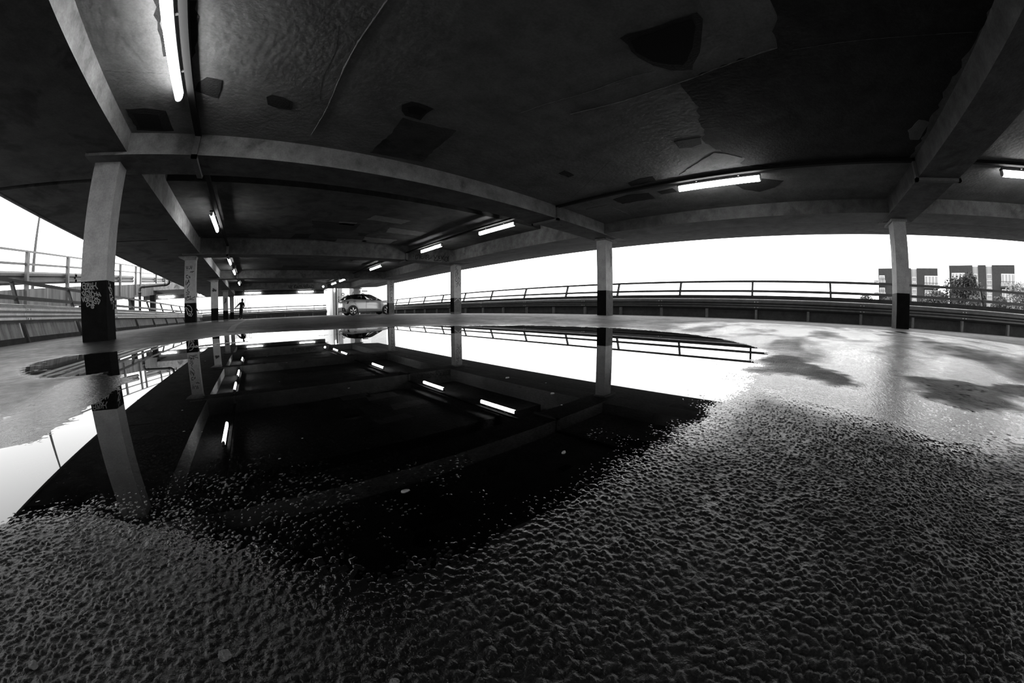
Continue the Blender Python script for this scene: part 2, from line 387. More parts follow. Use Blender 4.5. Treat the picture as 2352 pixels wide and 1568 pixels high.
# ------------------------------------------------------------------ outlines and pen strokes, metres
D = {
'main': [[-2.013,2.888],[-2.159,3.349],[-2.115,3.857],[-1.519,3.812],[-1.238,4.025],[-0.944,4.576],[-0.576,5.377],[-0.188,5.647],[0.36,5.477],[1.17,5.311],[2.08,5.164],[3.006,4.494],[3.765,3.774],[4.085,2.38],[3.991,1.804],[3.7,1.234],[3.368,0.753],[2.886,0.418],[2.517,0.25],[1.906,0.161],[1.45,0.149],[1.248,0.186],[1.037,0.219],[0.9,0.249],[0.742,0.244],[0.546,0.25],[0.426,0.268],[0.322,0.287],[0.213,0.297],[0.148,0.285],[0.076,0.303],[0.013,0.354],[-0.056,0.422],[-0.127,0.48],[-0.247,0.545],[-0.382,0.57],[-0.459,0.558],[-0.501,0.533],[-0.538,0.528],[-0.783,0.842],[-0.632,0.833],[-0.576,0.899],[-0.574,1.097],[-0.607,1.575],[-0.639,1.868],[-0.94,2.253],[-1.138,2.217],[-1.347,2.251],[-1.717,2.529]],
'dry_a': [[1.958,0.159],[2.234,0.026],[1.93,-0.123],[1.695,-0.238],[1.536,-0.273],[1.45,-0.201],[1.503,-0.065],[1.501,0.047],[1.486,0.108]],
'dry_b': [[1.833,-0.587],[1.853,-0.728],[1.847,-0.924],[1.809,-1.274],[1.735,-1.354],[1.458,-1.148],[1.521,-1.08],[1.445,-0.94],[1.268,-0.894],[1.182,-0.676],[1.322,-0.587],[1.592,-0.547]],
'film': [[1.434,0.134],[1.54,0.039],[1.504,-0.05],[1.453,-0.173],[1.515,-0.254],[1.605,-0.227],[1.958,-0.12],[2.044,-0.281],[2.018,-0.461],[1.952,-0.561],[1.68,-0.541],[1.559,-0.536],[1.3,-0.579],[1.19,-0.68],[1.247,-0.837],[1.305,-0.936],[1.21,-1.005],[0.913,-0.779],[0.956,-0.706],[0.948,-0.611],[0.859,-0.486],[0.85,-0.409],[0.926,-0.339],[0.995,-0.232],[1.05,-0.135],[1.107,-0.029],[1.199,0.046],[1.326,0.097],[1.129,0.151],[0.975,0.191],[0.814,0.206],[0.667,0.202],[0.87,0.228],[1.057,0.21],[1.237,0.168]],
'film_b': [[-1.023,1.986],[-0.913,2.049],[-0.703,1.915],[-0.538,1.621],[-0.512,1.219],[-0.509,0.958],[-0.536,0.878],[-0.553,0.793],[-0.729,0.852],[-0.81,0.897],[-1.056,1.202],[-0.886,1.164],[-0.964,1.436],[-0.975,1.606]],
'small': [[1.45,-0.961],[1.495,-1.06],[1.403,-1.108],[1.251,-0.997],[1.255,-0.904]],
'island': [[-0.758,3.766],[-0.137,3.96],[0.254,3.913],[0.98,4.203],[0.919,3.945],[0.239,3.702],[-0.128,3.685],[-0.684,3.503]],
'island2': [[-0.815,1.011],[-0.763,1.034],[-0.684,1.037],[-0.674,0.993],[-0.742,0.977]],
'wet': [[5.282,1.766],[6.684,0.985],[6.449,-0.639],[6.609,-2.274],[4.561,-3.14],[3.111,-2.381],[1.135,-0.899],[1.173,-0.838],[1.251,-0.617],[1.464,-0.504],[1.766,-0.513],[1.766,-0.122],[1.801,0.031],[2.221,0.166],[3.015,0.675],[3.657,1.542]],
'p1': [[2.406,1.092],[2.395,1.01],[2.442,0.674],[2.448,0.337],[2.559,0.321],[2.748,0.4],[2.985,0.504],[3.223,0.678],[3.115,0.889],[2.955,1.019],[2.638,1.103]],
'p1i': [[2.508,1.028],[2.518,0.801],[2.518,0.407],[2.61,0.413],[2.888,0.552],[3.096,0.73],[2.896,0.99],[2.662,1.067]],
'p2': [[-2.006,4.445],[-1.746,4.424],[-1.458,4.488],[-1.443,4.77],[-1.418,5.015],[-1.751,5.028],[-1.979,5.003]],
'p2i': [[-1.924,4.531],[-1.582,4.57],[-1.579,4.997],[-1.92,4.953]],
'p3': [[-0.965,3.825],[-0.857,3.702],[-0.681,3.742],[-0.691,3.918],[-0.736,4.111],[-0.845,4.079],[-1.013,3.989]],
'p4': [[-0.134,3.963],[-0.072,3.899],[0.067,3.929],[0.2,4.001],[0.207,4.178],[0.049,4.191],[-0.099,4.134]],
'p5': [[1.467,3.519],[1.543,3.396],[1.856,3.402],[1.848,3.728],[1.622,3.731]],
'p5i': [[1.551,3.529],[1.631,3.447],[1.797,3.465],[1.789,3.621],[1.642,3.645]],
'p6': [[1.622,3.795],[1.969,3.763],[2.42,3.71],[2.482,4.254],[2.498,4.619],[2.549,4.933],[1.62,5.001],[1.67,4.249]],
'p7': [[4.743,1.507],[4.771,1.29],[4.788,1.087],[5.002,1.139],[5.055,1.315],[4.993,1.514]],
'p8': [[5.968,2.96],[5.879,2.652],[5.904,2.383],[6.145,2.423],[6.158,2.988]],
'p9': [[6.72,3.756],[6.624,3.339],[6.741,2.858],[7.144,2.875],[7.137,3.73]],
'p10': [[7.043,0.996],[6.839,0.425],[7.071,0.003],[7.41,0.208],[7.6,0.559],[7.365,0.864]],
'p11': [[4.737,3.766],[4.697,3.59],[4.991,3.601],[5.01,3.751]],
'p12': [[6.756,2.656],[6.704,2.282],[6.952,2.273],[6.961,2.638]],
'light1': [[6.979,4.71],[6.991,4.073],[8.186,4.03],[8.116,4.967]],
'dark': [[2.249,-0.323],[2.546,-0.311],[3.201,-0.255],[3.248,0.149],[3.322,0.461],[3.384,0.897],[3.913,0.868],[4.473,0.989],[5.024,1.088],[5.438,0.907],[5.773,0.584],[5.979,0.714],[6.232,0.434],[6.435,-2.338],[5.156,-2.317],[4.087,-2.307],[2.672,-2.452],[2.38,-2.486]],
'lt2': [[5.282,-2.04],[4.966,-2.129],[5.03,-2.313],[5.568,-2.293],[5.566,-2.147]],
'lt3': [[6.036,1.895],[5.691,1.442],[5.384,1.042],[5.484,0.88],[5.756,0.634],[5.897,0.777],[5.941,1.352]],
'lampstain': [[-1.049,2.588],[-0.944,2.575],[-0.932,2.902],[-0.973,3.289],[-1.016,3.4],[-1.059,3.334],[-1.012,2.912]],  # trunking shadow beside the nearest lamp, drawn as a dark strip
'lampstain2': [[-1.34,2.613],[-1.287,2.609],[-1.3,3.391],[-1.325,3.392],[-1.338,3.001]],  # thin dark strip on the other side of the lamp
'seam1': [[0.604,2.087],[0.601,2.386],[0.591,2.792],[0.611,3.337],[0.644,4.011],[0.606,4.771]],
'seam2': [[6.449,5.064],[5.652,3.846],[4.854,2.731]],
'seam3': [[3.245,2.341],[3.381,1.701],[3.384,0.897],[3.322,0.461],[3.201,-0.255]],
'seam4': [[-2.059,3.649],[-1.749,3.677],[-1.313,3.693]],
'seam5': [[3.278,-0.405],[3.27,-0.998],[3.26,-1.688],[3.204,-2.445]],
'crack1': [[0.516,3.846],[0.438,3.404],[0.434,2.931],[0.347,2.563]],
'crack2': [[2.782,2.833],[2.85,2.441],[2.973,1.935],[3.012,1.369],[3.058,1.07]],
'g_l0': [[[-2.618,0.742],[-2.635,0.752],[-2.655,0.744],[-2.662,0.72],[-2.651,0.713],[-2.619,0.717],[-2.613,0.708],[-2.611,0.667]],[[-2.662,0.711],[-2.656,0.687],[-2.633,0.669],[-2.607,0.664],[-2.589,0.663]],[[-2.612,0.717],[-2.605,0.737],[-2.586,0.739],[-2.578,0.718],[-2.583,0.68],[-2.6,0.664],[-2.609,0.676],[-2.608,0.717]],[[-2.568,0.745],[-2.562,0.725],[-2.571,0.703],[-2.581,0.671],[-2.493,0.661]],[[-2.542,0.74],[-2.549,0.719],[-2.541,0.689],[-2.53,0.674],[-2.519,0.7],[-2.518,0.737]],[[-2.489,0.743],[-2.49,0.709],[-2.497,0.666]],[[-2.519,0.7],[-2.471,0.7],[-2.438,0.708]],[[-2.493,0.698],[-2.463,0.655]],[[-2.434,0.744],[-2.439,0.709],[-2.431,0.685],[-2.405,0.659]],[[-2.639,0.648],[-2.639,0.634],[-2.669,0.627],[-2.622,0.579],[-2.626,0.627]],[[-2.609,0.655],[-2.602,0.614],[-2.6,0.588],[-2.581,0.572],[-2.557,0.569],[-2.577,0.601]],[[-2.594,0.636],[-2.57,0.638]],[[-2.533,0.632],[-2.552,0.646],[-2.57,0.633],[-2.555,0.623],[-2.522,0.612],[-2.511,0.597],[-2.529,0.578],[-2.544,0.605]],[[-2.5,0.643],[-2.507,0.608],[-2.5,0.57],[-2.452,0.57],[-2.467,0.606]],[[-2.493,0.622],[-2.474,0.618]],[[-2.454,0.604],[-2.416,0.591]],[[-2.425,0.621],[-2.419,0.588],[-2.423,0.571]],[[-2.416,0.591],[-2.39,0.557]],[[-2.416,0.594],[-2.376,0.577],[-2.35,0.557],[-2.383,0.61]],[[-2.667,0.572],[-2.64,0.503],[-2.631,0.566]],[[-2.607,0.565],[-2.622,0.534],[-2.604,0.504],[-2.582,0.511],[-2.589,0.552],[-2.607,0.565]],[[-2.6,0.562],[-2.567,0.497],[-2.572,0.554]],[[-2.537,0.572],[-2.556,0.544],[-2.545,0.509],[-2.523,0.504],[-2.53,0.551],[-2.511,0.559]],[[-2.507,0.556],[-2.474,0.548],[-2.5,0.535],[-2.49,0.505],[-2.523,0.504]],[[-2.456,0.547],[-2.445,0.532],[-2.471,0.504],[-2.475,0.487]],[[-2.405,0.529],[-2.412,0.544],[-2.445,0.532]],[[-2.442,0.526],[-2.398,0.52],[-2.365,0.506],[-2.395,0.456],[-2.398,0.494],[-2.416,0.501]],[[-2.508,0.506],[-2.472,0.481],[-2.428,0.466],[-2.428,0.484],[-2.446,0.505]],[[-2.544,0.477],[-2.567,0.487],[-2.588,0.471],[-2.583,0.444],[-2.565,0.439],[-2.531,0.47],[-2.535,0.45],[-2.502,0.459],[-2.476,0.452]],[[-2.501,0.483],[-2.458,0.442],[-2.491,0.447],[-2.511,0.431],[-2.503,0.413],[-2.477,0.411],[-2.469,0.425],[-2.491,0.427]]],
'g_l0s': [[[5.427,0.759],[5.429,0.72]],[[5.472,0.733],[5.483,0.695]],[[5.5,0.72],[5.483,0.683]],[[5.413,0.678],[5.466,0.64],[5.52,0.607],[5.556,0.633],[5.528,0.668],[5.465,0.675]],[[5.439,0.682],[5.502,0.63]],[[5.556,0.609],[5.502,0.576],[5.466,0.589],[5.483,0.542],[5.5,0.509],[5.555,0.536],[5.611,0.551]],[[5.538,0.59],[5.583,0.552],[5.51,0.528],[5.491,0.506],[5.591,0.519]],[[5.518,0.504],[5.534,0.459]],[[5.628,0.505],[5.59,0.492],[5.636,0.487]],[[5.58,0.476],[5.616,0.446],[5.598,0.388]]],
'g_r2': [[[9.119,2.332],[9.022,2.26],[9.061,2.23]],[[9.1,2.232],[9.042,2.163]],[[9.022,2.162],[9.178,2.139],[9.061,2.017],[9.178,2.008],[9.12,2.102]],[[9.061,2.001],[9.042,1.837],[9.178,1.942],[9.198,1.976],[9.139,1.989],[9.139,1.826],[9.081,1.758],[9.023,1.836]],[[9.198,1.779],[9.316,1.654]],[[9.12,1.678],[9.081,1.725],[9.022,1.641],[9.061,1.578],[9.178,1.615],[9.198,1.779]],[[9.022,1.592],[9.197,1.502],[9.315,1.31]],[[9.276,1.619],[9.178,1.501],[9.08,1.432]],[[9.335,1.523],[9.295,1.375]],[[9.178,1.501],[9.118,1.287]]],
'g_r2chev': [[[8.966,0.594],[9.184,0.744],[9.39,0.574]]],
'g_merr': [[[6.629,2.58],[6.646,2.581]],[[7.587,2.65],[7.605,2.651]],[[6.761,2.649],[6.746,2.484],[6.829,2.489],[6.861,2.641],[6.761,2.649]],[[6.827,2.624],[6.927,2.676],[6.946,2.497]],[[6.894,2.674],[6.997,2.515],[6.978,2.665]],[[7.045,2.655],[6.962,2.588],[7.047,2.504],[7.132,2.525]],[[7.012,2.584],[7.097,2.613]],[[7.149,2.511],[7.181,2.68],[7.284,2.657],[7.216,2.592],[7.251,2.518]],[[7.286,2.505],[7.318,2.691],[7.422,2.653],[7.353,2.586],[7.44,2.531],[7.389,2.467]],[[7.44,2.531],[7.562,2.571]],[[7.674,2.703],[7.702,2.612],[7.79,2.603],[7.842,2.716]],[[7.79,2.603],[7.686,2.457],[7.845,2.468]],[[7.879,2.673],[7.986,2.665],[7.897,2.596],[8.005,2.589],[7.845,2.483],[7.988,2.462],[8.06,2.483]],[[8.085,2.705],[8.114,2.518]],[[8.095,2.596],[8.221,2.7]],[[8.131,2.598],[8.241,2.512]],[[8.295,2.659],[8.278,2.499],[8.388,2.476],[8.405,2.667],[8.295,2.659]],[[8.498,2.707],[8.424,2.621],[8.536,2.598],[8.444,2.512],[8.555,2.472],[8.574,2.521]]],
'g_r3': [[[9.231,2.333],[9.105,2.311],[9.094,2.224],[9.22,2.226]],[[9.084,2.147],[9.084,2.051],[9.168,2.033],[9.199,2.168]],[[9.073,1.782],[9.094,1.935],[9.178,1.86],[9.22,1.957],[9.262,1.822]],[[9.22,1.726],[9.094,1.724],[9.082,1.552]],[[9.093,1.648],[9.219,1.649]],[[9.239,1.418],[9.134,1.475],[9.081,1.36],[9.112,1.283]],[[9.091,1.245],[9.09,1.149],[9.216,1.168]],[[9.088,1.015],[9.11,1.13],[9.215,1.111],[9.131,1.053],[9.235,0.976]],[[9.065,0.843],[9.13,0.977],[9.233,0.823]],[[9.128,0.824],[9.134,0.517]]],
'g_l1': [[[-2.619,2.057],[-2.608,1.974],[-2.567,1.973],[-2.561,2.055]],[[-2.595,1.916],[-2.586,1.916]],[[-2.521,1.971],[-2.506,1.946],[-2.485,1.97]],[[-2.47,2.061],[-2.453,1.986],[-2.413,1.985],[-2.412,2.059]],[[-2.433,1.944],[-2.424,1.944]],[[-2.462,1.829],[-2.427,1.869],[-2.408,1.827]],[[-2.389,1.827],[-2.373,1.876]],[[-2.372,1.851],[-2.318,1.866]],[[-2.623,1.735],[-2.541,1.733],[-2.587,1.734],[-2.621,1.661],[-2.539,1.634]],[[-2.522,1.699],[-2.467,1.681],[-2.503,1.649],[-2.458,1.648]],[[-2.619,1.555],[-2.626,1.407],[-2.545,1.47],[-2.52,1.584],[-2.491,1.468]],[[-2.59,1.455],[-2.519,1.534]],[[-2.571,1.298],[-2.472,1.426]],[[-2.534,1.256],[-2.562,1.192],[-2.489,1.156],[-2.516,1.108],[-2.616,1.145]],[[-2.598,1.07],[-2.498,1.066]],[[-2.58,1.012],[-2.517,0.993],[-2.572,0.971]],[[-2.654,0.942],[-2.599,0.964],[-2.618,0.867]],[[-2.563,0.946],[-2.435,1.006],[-2.473,0.909],[-2.363,0.937],[-2.272,0.983]],[[-2.582,0.865],[-2.455,0.884],[-2.31,0.869]]],
'g_l1w': [[[-2.576,0.694],[-2.477,0.664],[-2.398,0.546],[-2.43,0.416],[-2.506,0.322],[-2.557,0.407],[-2.625,0.573],[-2.642,0.623],[-2.57,0.587],[-2.5,0.485],[-2.428,0.465]],[[-2.591,0.49],[-2.577,0.375]],[[-2.502,0.42],[-2.443,0.302],[-2.376,0.397]]],
'g_far': [[[2.904,2.634],[2.981,2.431],[3.097,2.429],[3.039,2.651]],[[3.251,2.612],[3.135,2.576],[3.193,2.502],[3.116,2.392],[3.251,2.372]],[[3.386,2.37],[3.405,2.628],[3.54,2.645],[3.444,2.517],[3.58,2.386]],[[3.657,2.57],[3.599,2.423],[3.735,2.421],[3.657,2.57]],[[3.793,2.606],[3.909,2.623]],[[3.851,2.605],[3.754,2.421]],[[3.909,2.419],[3.987,2.622],[4.085,2.417]],[[4.26,2.695],[4.221,2.527],[4.377,2.526],[4.338,2.414],[4.358,2.638]],[[4.475,2.413],[4.475,2.675],[4.632,2.636],[4.514,2.543],[4.652,2.43]],[[4.671,2.411],[4.75,2.616],[4.829,2.409]],[[4.966,2.653],[4.927,2.446],[5.065,2.407],[5.105,2.595],[4.966,2.653]]],
'g_core': [[[8.82,2.014],[8.802,1.953],[8.754,1.908],[8.689,1.892],[8.624,1.91],[8.577,1.955],[8.56,2.016],[8.578,2.078],[8.626,2.122],[8.691,2.138],[8.756,2.121],[8.803,2.076],[8.82,2.014]],[[9.439,1.761],[9.41,1.665],[9.334,1.595],[9.232,1.571],[9.13,1.598],[9.056,1.669],[9.03,1.766],[9.058,1.861],[9.133,1.931],[9.236,1.956],[9.338,1.929],[9.412,1.858],[9.439,1.761]],[[10.941,1.973],[10.92,1.903],[10.864,1.852],[10.789,1.833],[10.714,1.853],[10.66,1.904],[10.64,1.974],[10.661,2.044],[10.716,2.096],[10.791,2.114],[10.866,2.095],[10.921,2.044],[10.941,1.973]],[[8.706,1.332],[8.689,1.278],[8.647,1.239],[8.589,1.226],[8.531,1.241],[8.489,1.282],[8.475,1.337],[8.491,1.391],[8.534,1.43],[8.592,1.443],[8.649,1.428],[8.691,1.387],[8.706,1.332]],[[8.707,0.568],[8.688,0.508],[8.64,0.464],[8.574,0.449],[8.51,0.468],[8.463,0.514],[8.447,0.576],[8.466,0.636],[8.514,0.68],[8.579,0.694],[8.644,0.676],[8.691,0.63],[8.707,0.568]],[[9.616,1.953],[9.795,2.284],[9.823,1.951],[9.884,2.284]],[[9.825,2.284],[10.002,2.284]],[[9.913,2.284],[9.882,2.062],[10.029,1.95]],[[10.06,2.089],[10.179,2.172],[10.06,2.117],[10.149,2.061]],[[10.209,2.116],[10.298,2.227],[10.327,2.088],[10.238,2.088]],[[10.359,2.451],[10.418,2.227],[10.507,2.227],[10.478,2.367],[10.388,2.283]],[[8.192,1.776],[8.307,1.774]],[[8.219,1.585],[8.275,1.476]],[[8.188,1.423],[8.301,1.285]],[[8.208,0.853],[8.264,0.798]],[[8.215,0.501],[8.286,0.471],[8.223,0.202]]],
}

# ------------------------------------------------------------------ floor: one height field with the hollows the water lies in
def seg_sdf(px, py, poly):
    """signed distance to a polygon, negative inside"""
    P = np.array(poly, np.float64); Q = np.roll(P, -1, 0)
    best = np.full(px.shape, 1e9); ins = np.zeros(px.shape, bool)
    for (ax, ay), (bx, by) in zip(P, Q):
        ex, ey = bx - ax, by - ay
        wx, wy = px - ax, py - ay
        t = np.clip((wx * ex + wy * ey) / (ex * ex + ey * ey + 1e-12), 0, 1)
        best = np.minimum(best, (wx - ex * t) ** 2 + (wy - ey * t) ** 2)
        c = ((ay > py) != (by > py)) & (px < (bx - ax) * (py - ay) / ((by - ay) if abs(by - ay) > 1e-12 else 1e-12) + ax)
        ins ^= c
    d = np.sqrt(best)
    return np.where(ins, -d, d)
def hash2(i, j, k=0):
    h = (i.astype(np.int64) * 374761393 + j.astype(np.int64) * 668265263 + k * 974634521) & 0x7fffffff
    h = ((h ^ (h >> 13)) * 1274126177) & 0x7fffffff
    h = ((h ^ (h >> 16)) * 2246822519) & 0x7fffffff
    return (h & 0xffffff) / float(0xffffff)
def vnoise(x, y, k=0):
    i, j = np.floor(x), np.floor(y); fx, fy = x - i, y - j
    fx = fx * fx * (3 - 2 * fx); fy = fy * fy * (3 - 2 * fy)
    a, b = hash2(i, j, k), hash2(i + 1, j, k); c, d = hash2(i, j + 1, k), hash2(i + 1, j + 1, k)
    return (a + (b - a) * fx) * (1 - fy) + (c + (d - c) * fx) * fy
def cells(x, y, k=0):
    i, j = np.floor(x), np.floor(y); best = np.full(x.shape, 9.0); hh = np.zeros(x.shape)
    for a in (-1, 0, 1):
        for b in (-1, 0, 1):
            u, v = i + a, j + b
            dx, dy = u + hash2(u, v, k) - x, v + hash2(u, v, k + 1) - y
            d = dx * dx + dy * dy; q = d < best
            best = np.where(q, d, best); hh = np.where(q, hash2(u, v, k + 2), hh)
    return np.sqrt(best), hh
def puddle_sdf(x, y):
    s = seg_sdf(x, y, D['main'])
    for q in ('island', 'island2'): s = np.maximum(s, -seg_sdf(x, y, D[q]))
    return s
def floor_macro(x, y):
    x, y = np.asarray(x, float), np.asarray(y, float)
    s = puddle_sdf(x, y)
    fm = np.minimum(np.minimum(seg_sdf(x, y, D['film']), seg_sdf(x, y, D['film_b'])), seg_sdf(x, y, D['small']))
    s = s + (vnoise(x * 2.2, y * 2.2, 31) - .5) * .10 * np.clip(np.hypot(x, y) / 2, .15, 1)
    su = np.maximum(np.minimum(s, fm), 0)
    up = np.maximum(.006 * (1 - np.exp(-su / .35)) + .085 * (1 - np.exp(-(su / 1.5) ** 2)), np.where(s > 0, .0042 * np.clip((.15 - fm) / .15, 0, 1) * np.clip(s / .18, 0, 1), 0))
    dn = -.003 * (1 - np.exp(np.minimum(s, 0) / .4)) - .022 * (1 - np.exp(-(np.minimum(s, 0) / 1.2) ** 2))
    return ZWATER + up + dn, np.where(s < 0, s, np.maximum(np.minimum(s, fm), np.where(fm < 0, .0, -9))), s
def fz(x, y):
    return float(floor_macro(np.array([x]), np.array([y]))[0][0])

def axis(lo, hi, a, b, d, gp, gn, mx=0.30):
    mid = list(np.arange(a, b, d)); up, dn = [], []
    p, st = mid[-1], d
    while p < hi: st = min(st * gp, mx); p += st; up.append(min(p, hi))
    p, st = a, d
    while p > lo: st = min(st * gn, mx); p -= st; dn.append(max(p, lo))
    return np.array(dn[::-1] + mid + up)
FX0, FX1, FY0, FY1 = -4.95, 11.15, -12.0, 39.75
ax = axis(FX0, FX1, -0.27, 0.52, 0.0019, 1.011, 1.022)
ay = axis(FY0, FY1, -0.34, 0.44, 0.0019, 1.011, 1.022)
gx, gy = np.meshgrid(ax, ay); gx, gy = gx.ravel(), gy.ravel()
gz, gs, graw = floor_macro(gx, gy)
d1, h1 = cells(gx / .0066, gy / .0066, 3)
bumps = .0024 * np.clip(1 - (d1 / .62) ** 2, 0, 1) * (.25 + .95 * h1)
bumps += .0012 * (vnoise(gx / .035, gy / .035, 11) - .5) + .0018 * (vnoise(gx / .11, gy / .11, 12) - .5) + .003 * (vnoise(gx / .5, gy / .5, 13) - .5)
fd_ = np.minimum(np.minimum(seg_sdf(gx, gy, D['film']), seg_sdf(gx, gy, D['film_b'])), seg_sdf(gx, gy, D['small'])) + (vnoise(gx * 9, gy * 9, 44) - .5) * .05
film = np.clip(.5 - fd_ / .05, 0, 1)                       # thin film of water lying over the stones
far = np.clip(.5 - seg_sdf(gx, gy, D['wet']) / .5, 0, 1)
far *= np.clip(.25 + 1.5 * vnoise(gx * .9 + 3, gy * 2.6, 41) - .5 * vnoise(gx * 5, gy * 9, 42), 0, 1)
shore = np.clip(1.2 - np.abs(gs - .01) / .13, 0, 1) * np.clip(1.3 - np.hypot(gx, gy) * .1, .3, 1)
damp = .42 * np.exp(-np.maximum(gs, 0) / .7)
wet = np.maximum(np.maximum(np.maximum(film, far), shore), damp)
dry = np.minimum(seg_sdf(gx, gy, D['dry_a']), seg_sdf(gx, gy, D['dry_b'])) + (vnoise(gx * 5, gy * 5, 51) - .5) * .14 + (vnoise(gx * 22, gy * 22, 52) - .5) * .07
dry = np.clip(.5 - dry / .10, 0, 1)
wet = wet * (1 - dry); film = film * (1 - dry); far = far * (1 - dry)
gz = np.where(film > 0, gz * (1 - film) + np.maximum(gz, ZWATER + .0042 * np.clip(graw / .18, -1, 1)) * film, gz)
gz = gz + bumps * (1 - .6 * film - .5 * far * (1 - film)) * (1 - .35 * shore * (1 - film)) - .0014 + .004 * dry
def grid_mesh(name, z, nx, ny, mname, attr=None):
    me = bpy.data.meshes.new(name)
    nv = nx * ny
    me.vertices.add(nv)
    me.vertices.foreach_set('co', np.stack([gx, gy, z], 1).astype(np.float32).ravel())
    i, j = np.meshgrid(np.arange(nx - 1), np.arange(ny - 1)); a = (j * nx + i).ravel()
    q = np.stack([a, a + 1, a + nx + 1, a + nx], 1).astype(np.int32)
    me.loops.add(q.size); me.loops.foreach_set('vertex_index', q.ravel())
    me.polygons.add(len(q)); me.polygons.foreach_set('loop_start', (np.arange(len(q)) * 4).astype(np.int32))
    me.polygons.foreach_set('use_smooth', np.ones(len(q), bool))
    me.update(calc_edges=True); me.materials.append(MATS[mname])
    if attr is not None:
        at = me.attributes.new('wet', 'FLOAT', 'POINT'); at.data.foreach_set('value', attr.astype(np.float32))
    o = bpy.data.objects.new(name, me); COL.objects.link(o)
    return o
floor = tag(grid_mesh('floor', gz, len(ax), len(ay), 'wet_asphalt', wet), 'wet black asphalt deck of the car park', 'floor', kind='structure')
# substructure under the asphalt
MB().box(FX0, FX1, FY0, FY1, -0.55, -0.2).build('floor_slab', 'parapet_concrete', floor)

def pool(name, poly, label):
    """sheet of water: the floor rises through it along the shore"""
    xs, ys = [q[0] for q in poly], [q[1] for q in poly]
    cx, cy = sum(xs) / len(xs), sum(ys) / len(ys)
    b = MB()
    top = []
    n = len(poly)
    area = sum(poly[i][0] * poly[(i + 1) % n][1] - poly[(i + 1) % n][0] * poly[i][1] for i in range(n))
    sg = 1 if area > 0 else -1
    for i in range(n):                       # outline pushed out so that the shore, not the sheet's edge, ends the water
        p, q, r = poly[i - 1], poly[i], poly[(i + 1) % n]
        tx, ty = r[0] - p[0], r[1] - p[1]; L = math.hypot(tx, ty) + 1e-9
        e = 0.05 + 0.02 * math.hypot(q[0], q[1])
        top.append((q[0] + sg * ty / L * e, q[1] - sg * tx / L * e, ZWATER))
    b.face(top)
    return tag(b.build(name, 'puddle_water'), label, 'puddle')
pool('puddle', D['main'], 'large still puddle mirroring the ceiling, columns and lamps')

def strip_on_floor(name, pts, w, label=None):
    b = MB()
    for i in range(len(pts) - 1):
        (x0, y0), (x1, y1) = pts[i], pts[i + 1]
        n = 24; L = math.hypot(x1 - x0, y1 - y0); nx, ny = -(y1 - y0) / L * w / 2, (x1 - x0) / L * w / 2
        for k in range(n):
            q = []
            for t, sgn in ((k / n, 1), (k / n, -1), ((k + 1) / n, -1), ((k + 1) / n, 1)):
                x, y = x0 + (x1 - x0) * t + nx * sgn, y0 + (y1 - y0) * t + ny * sgn
                q.append((x, y, fz(x, y) + .006))
            b.face(q)
    return b.build(name, 'paint_line', floor)
strip_on_floor('painted_line', [(-0.45, 6.3), (-0.6, 24.0)], 0.13)

# ------------------------------------------------------------------ columns
YFACE = lambda k: yk(k) - CD / 2
def column(row, k, label, plinth=True, tagname='column'):
    x, y = (XL if row == 'L' else XR), yk(k)
    e = tag(empty('column', (x, y, 0)), label, 'column', 'square concrete columns of the car park')
    x0, x1, y0, y1 = x - CW / 2, x + CW / 2, y - CD / 2, y + CD / 2
    MB().box(x0, x1, y0, y1, PAINT, ZB + .02).build('shaft', 'column_concrete', e)
    b = MB(); zb = 0.085 if plinth else -0.12
    b.box(x0 - .002, x1 + .002, y0 - .002, y1 + .002, zb, PAINT)
    if row == 'R':       # faces: bottom, top, then the four sides -y, +x, +y, -x
        b.m = [0, 0, 1, 1, 1, 0]
    else:
        b.m = [0] * 6
    o = b.build('painted_base', ['black_paint', 'grey_paint'], e)
    o['label'] = 'black painted foot of the column'
    if plinth: MB().box(x0, x1, y0, y1, -0.12, zb).build('plinth', 'plinth_grey', e)
    c = MB()
    if row == 'R':
        c.box(x0 - .03, x1 + .28, y0 - .04, y1 + .04, ZB - .055, ZB)
    elif k > 1:
        c.quad_prism([(x0, y0, ZB - .14), (x1, y0, ZB - .14), (x1, y1, ZB - .14), (x0, y1, ZB - .14)],
                     [(x0 - .22, y0 - .02, ZB - .03), (x1 + .02, y0 - .02, ZB - .03), (x1 + .02, y1 + .02, ZB - .03), (x0 - .22, y1 + .02, ZB - .03)])
        c.box(x0 - .25, x1 + .03, y0 - .03, y1 + .03, ZB - .03, ZB)
    if c.v: c.build('capital', 'beam_concrete', e)
    return e
c_l0 = column('L', 1, 'tall column tagged in silver letters on its black foot, beside the lit strip lamp', plinth=False)
c_l1 = column('L', 2, 'column scrawled with black marks and a white looping tag on its foot')
c_l2 = column('L', 3, 'plain column third from the camera in the row by the ramp')
c_l3 = column('L', 4, 'column fourth from the camera in the row by the ramp')
c_l4 = column('L', 5, 'thin looking last column in the row by the ramp, next to the person')
c_r0 = column('R', 0, 'column standing in front of the two brick apartment blocks', plinth=False)
c_r1 = column('R', 1, 'column whose reflection crosses the brightest part of the puddle', plinth=False)
c_r2 = column('R', 2, 'column with a white chevron on its foot and a looping black tag')
c_r3 = column('R', 3, 'column lettered vertically in black, in front of the parked car')
c_r4 = column('R', 4, 'column rising behind the roof of the parked car')
for k in (-1,):
    column('R', k, 'column behind the viewer on the railing side', plinth=False)
    column('L', k, 'column behind the viewer on the ramp side, far end', plinth=False)
column('L', 0, 'column behind the viewer on the ramp side', plinth=False)

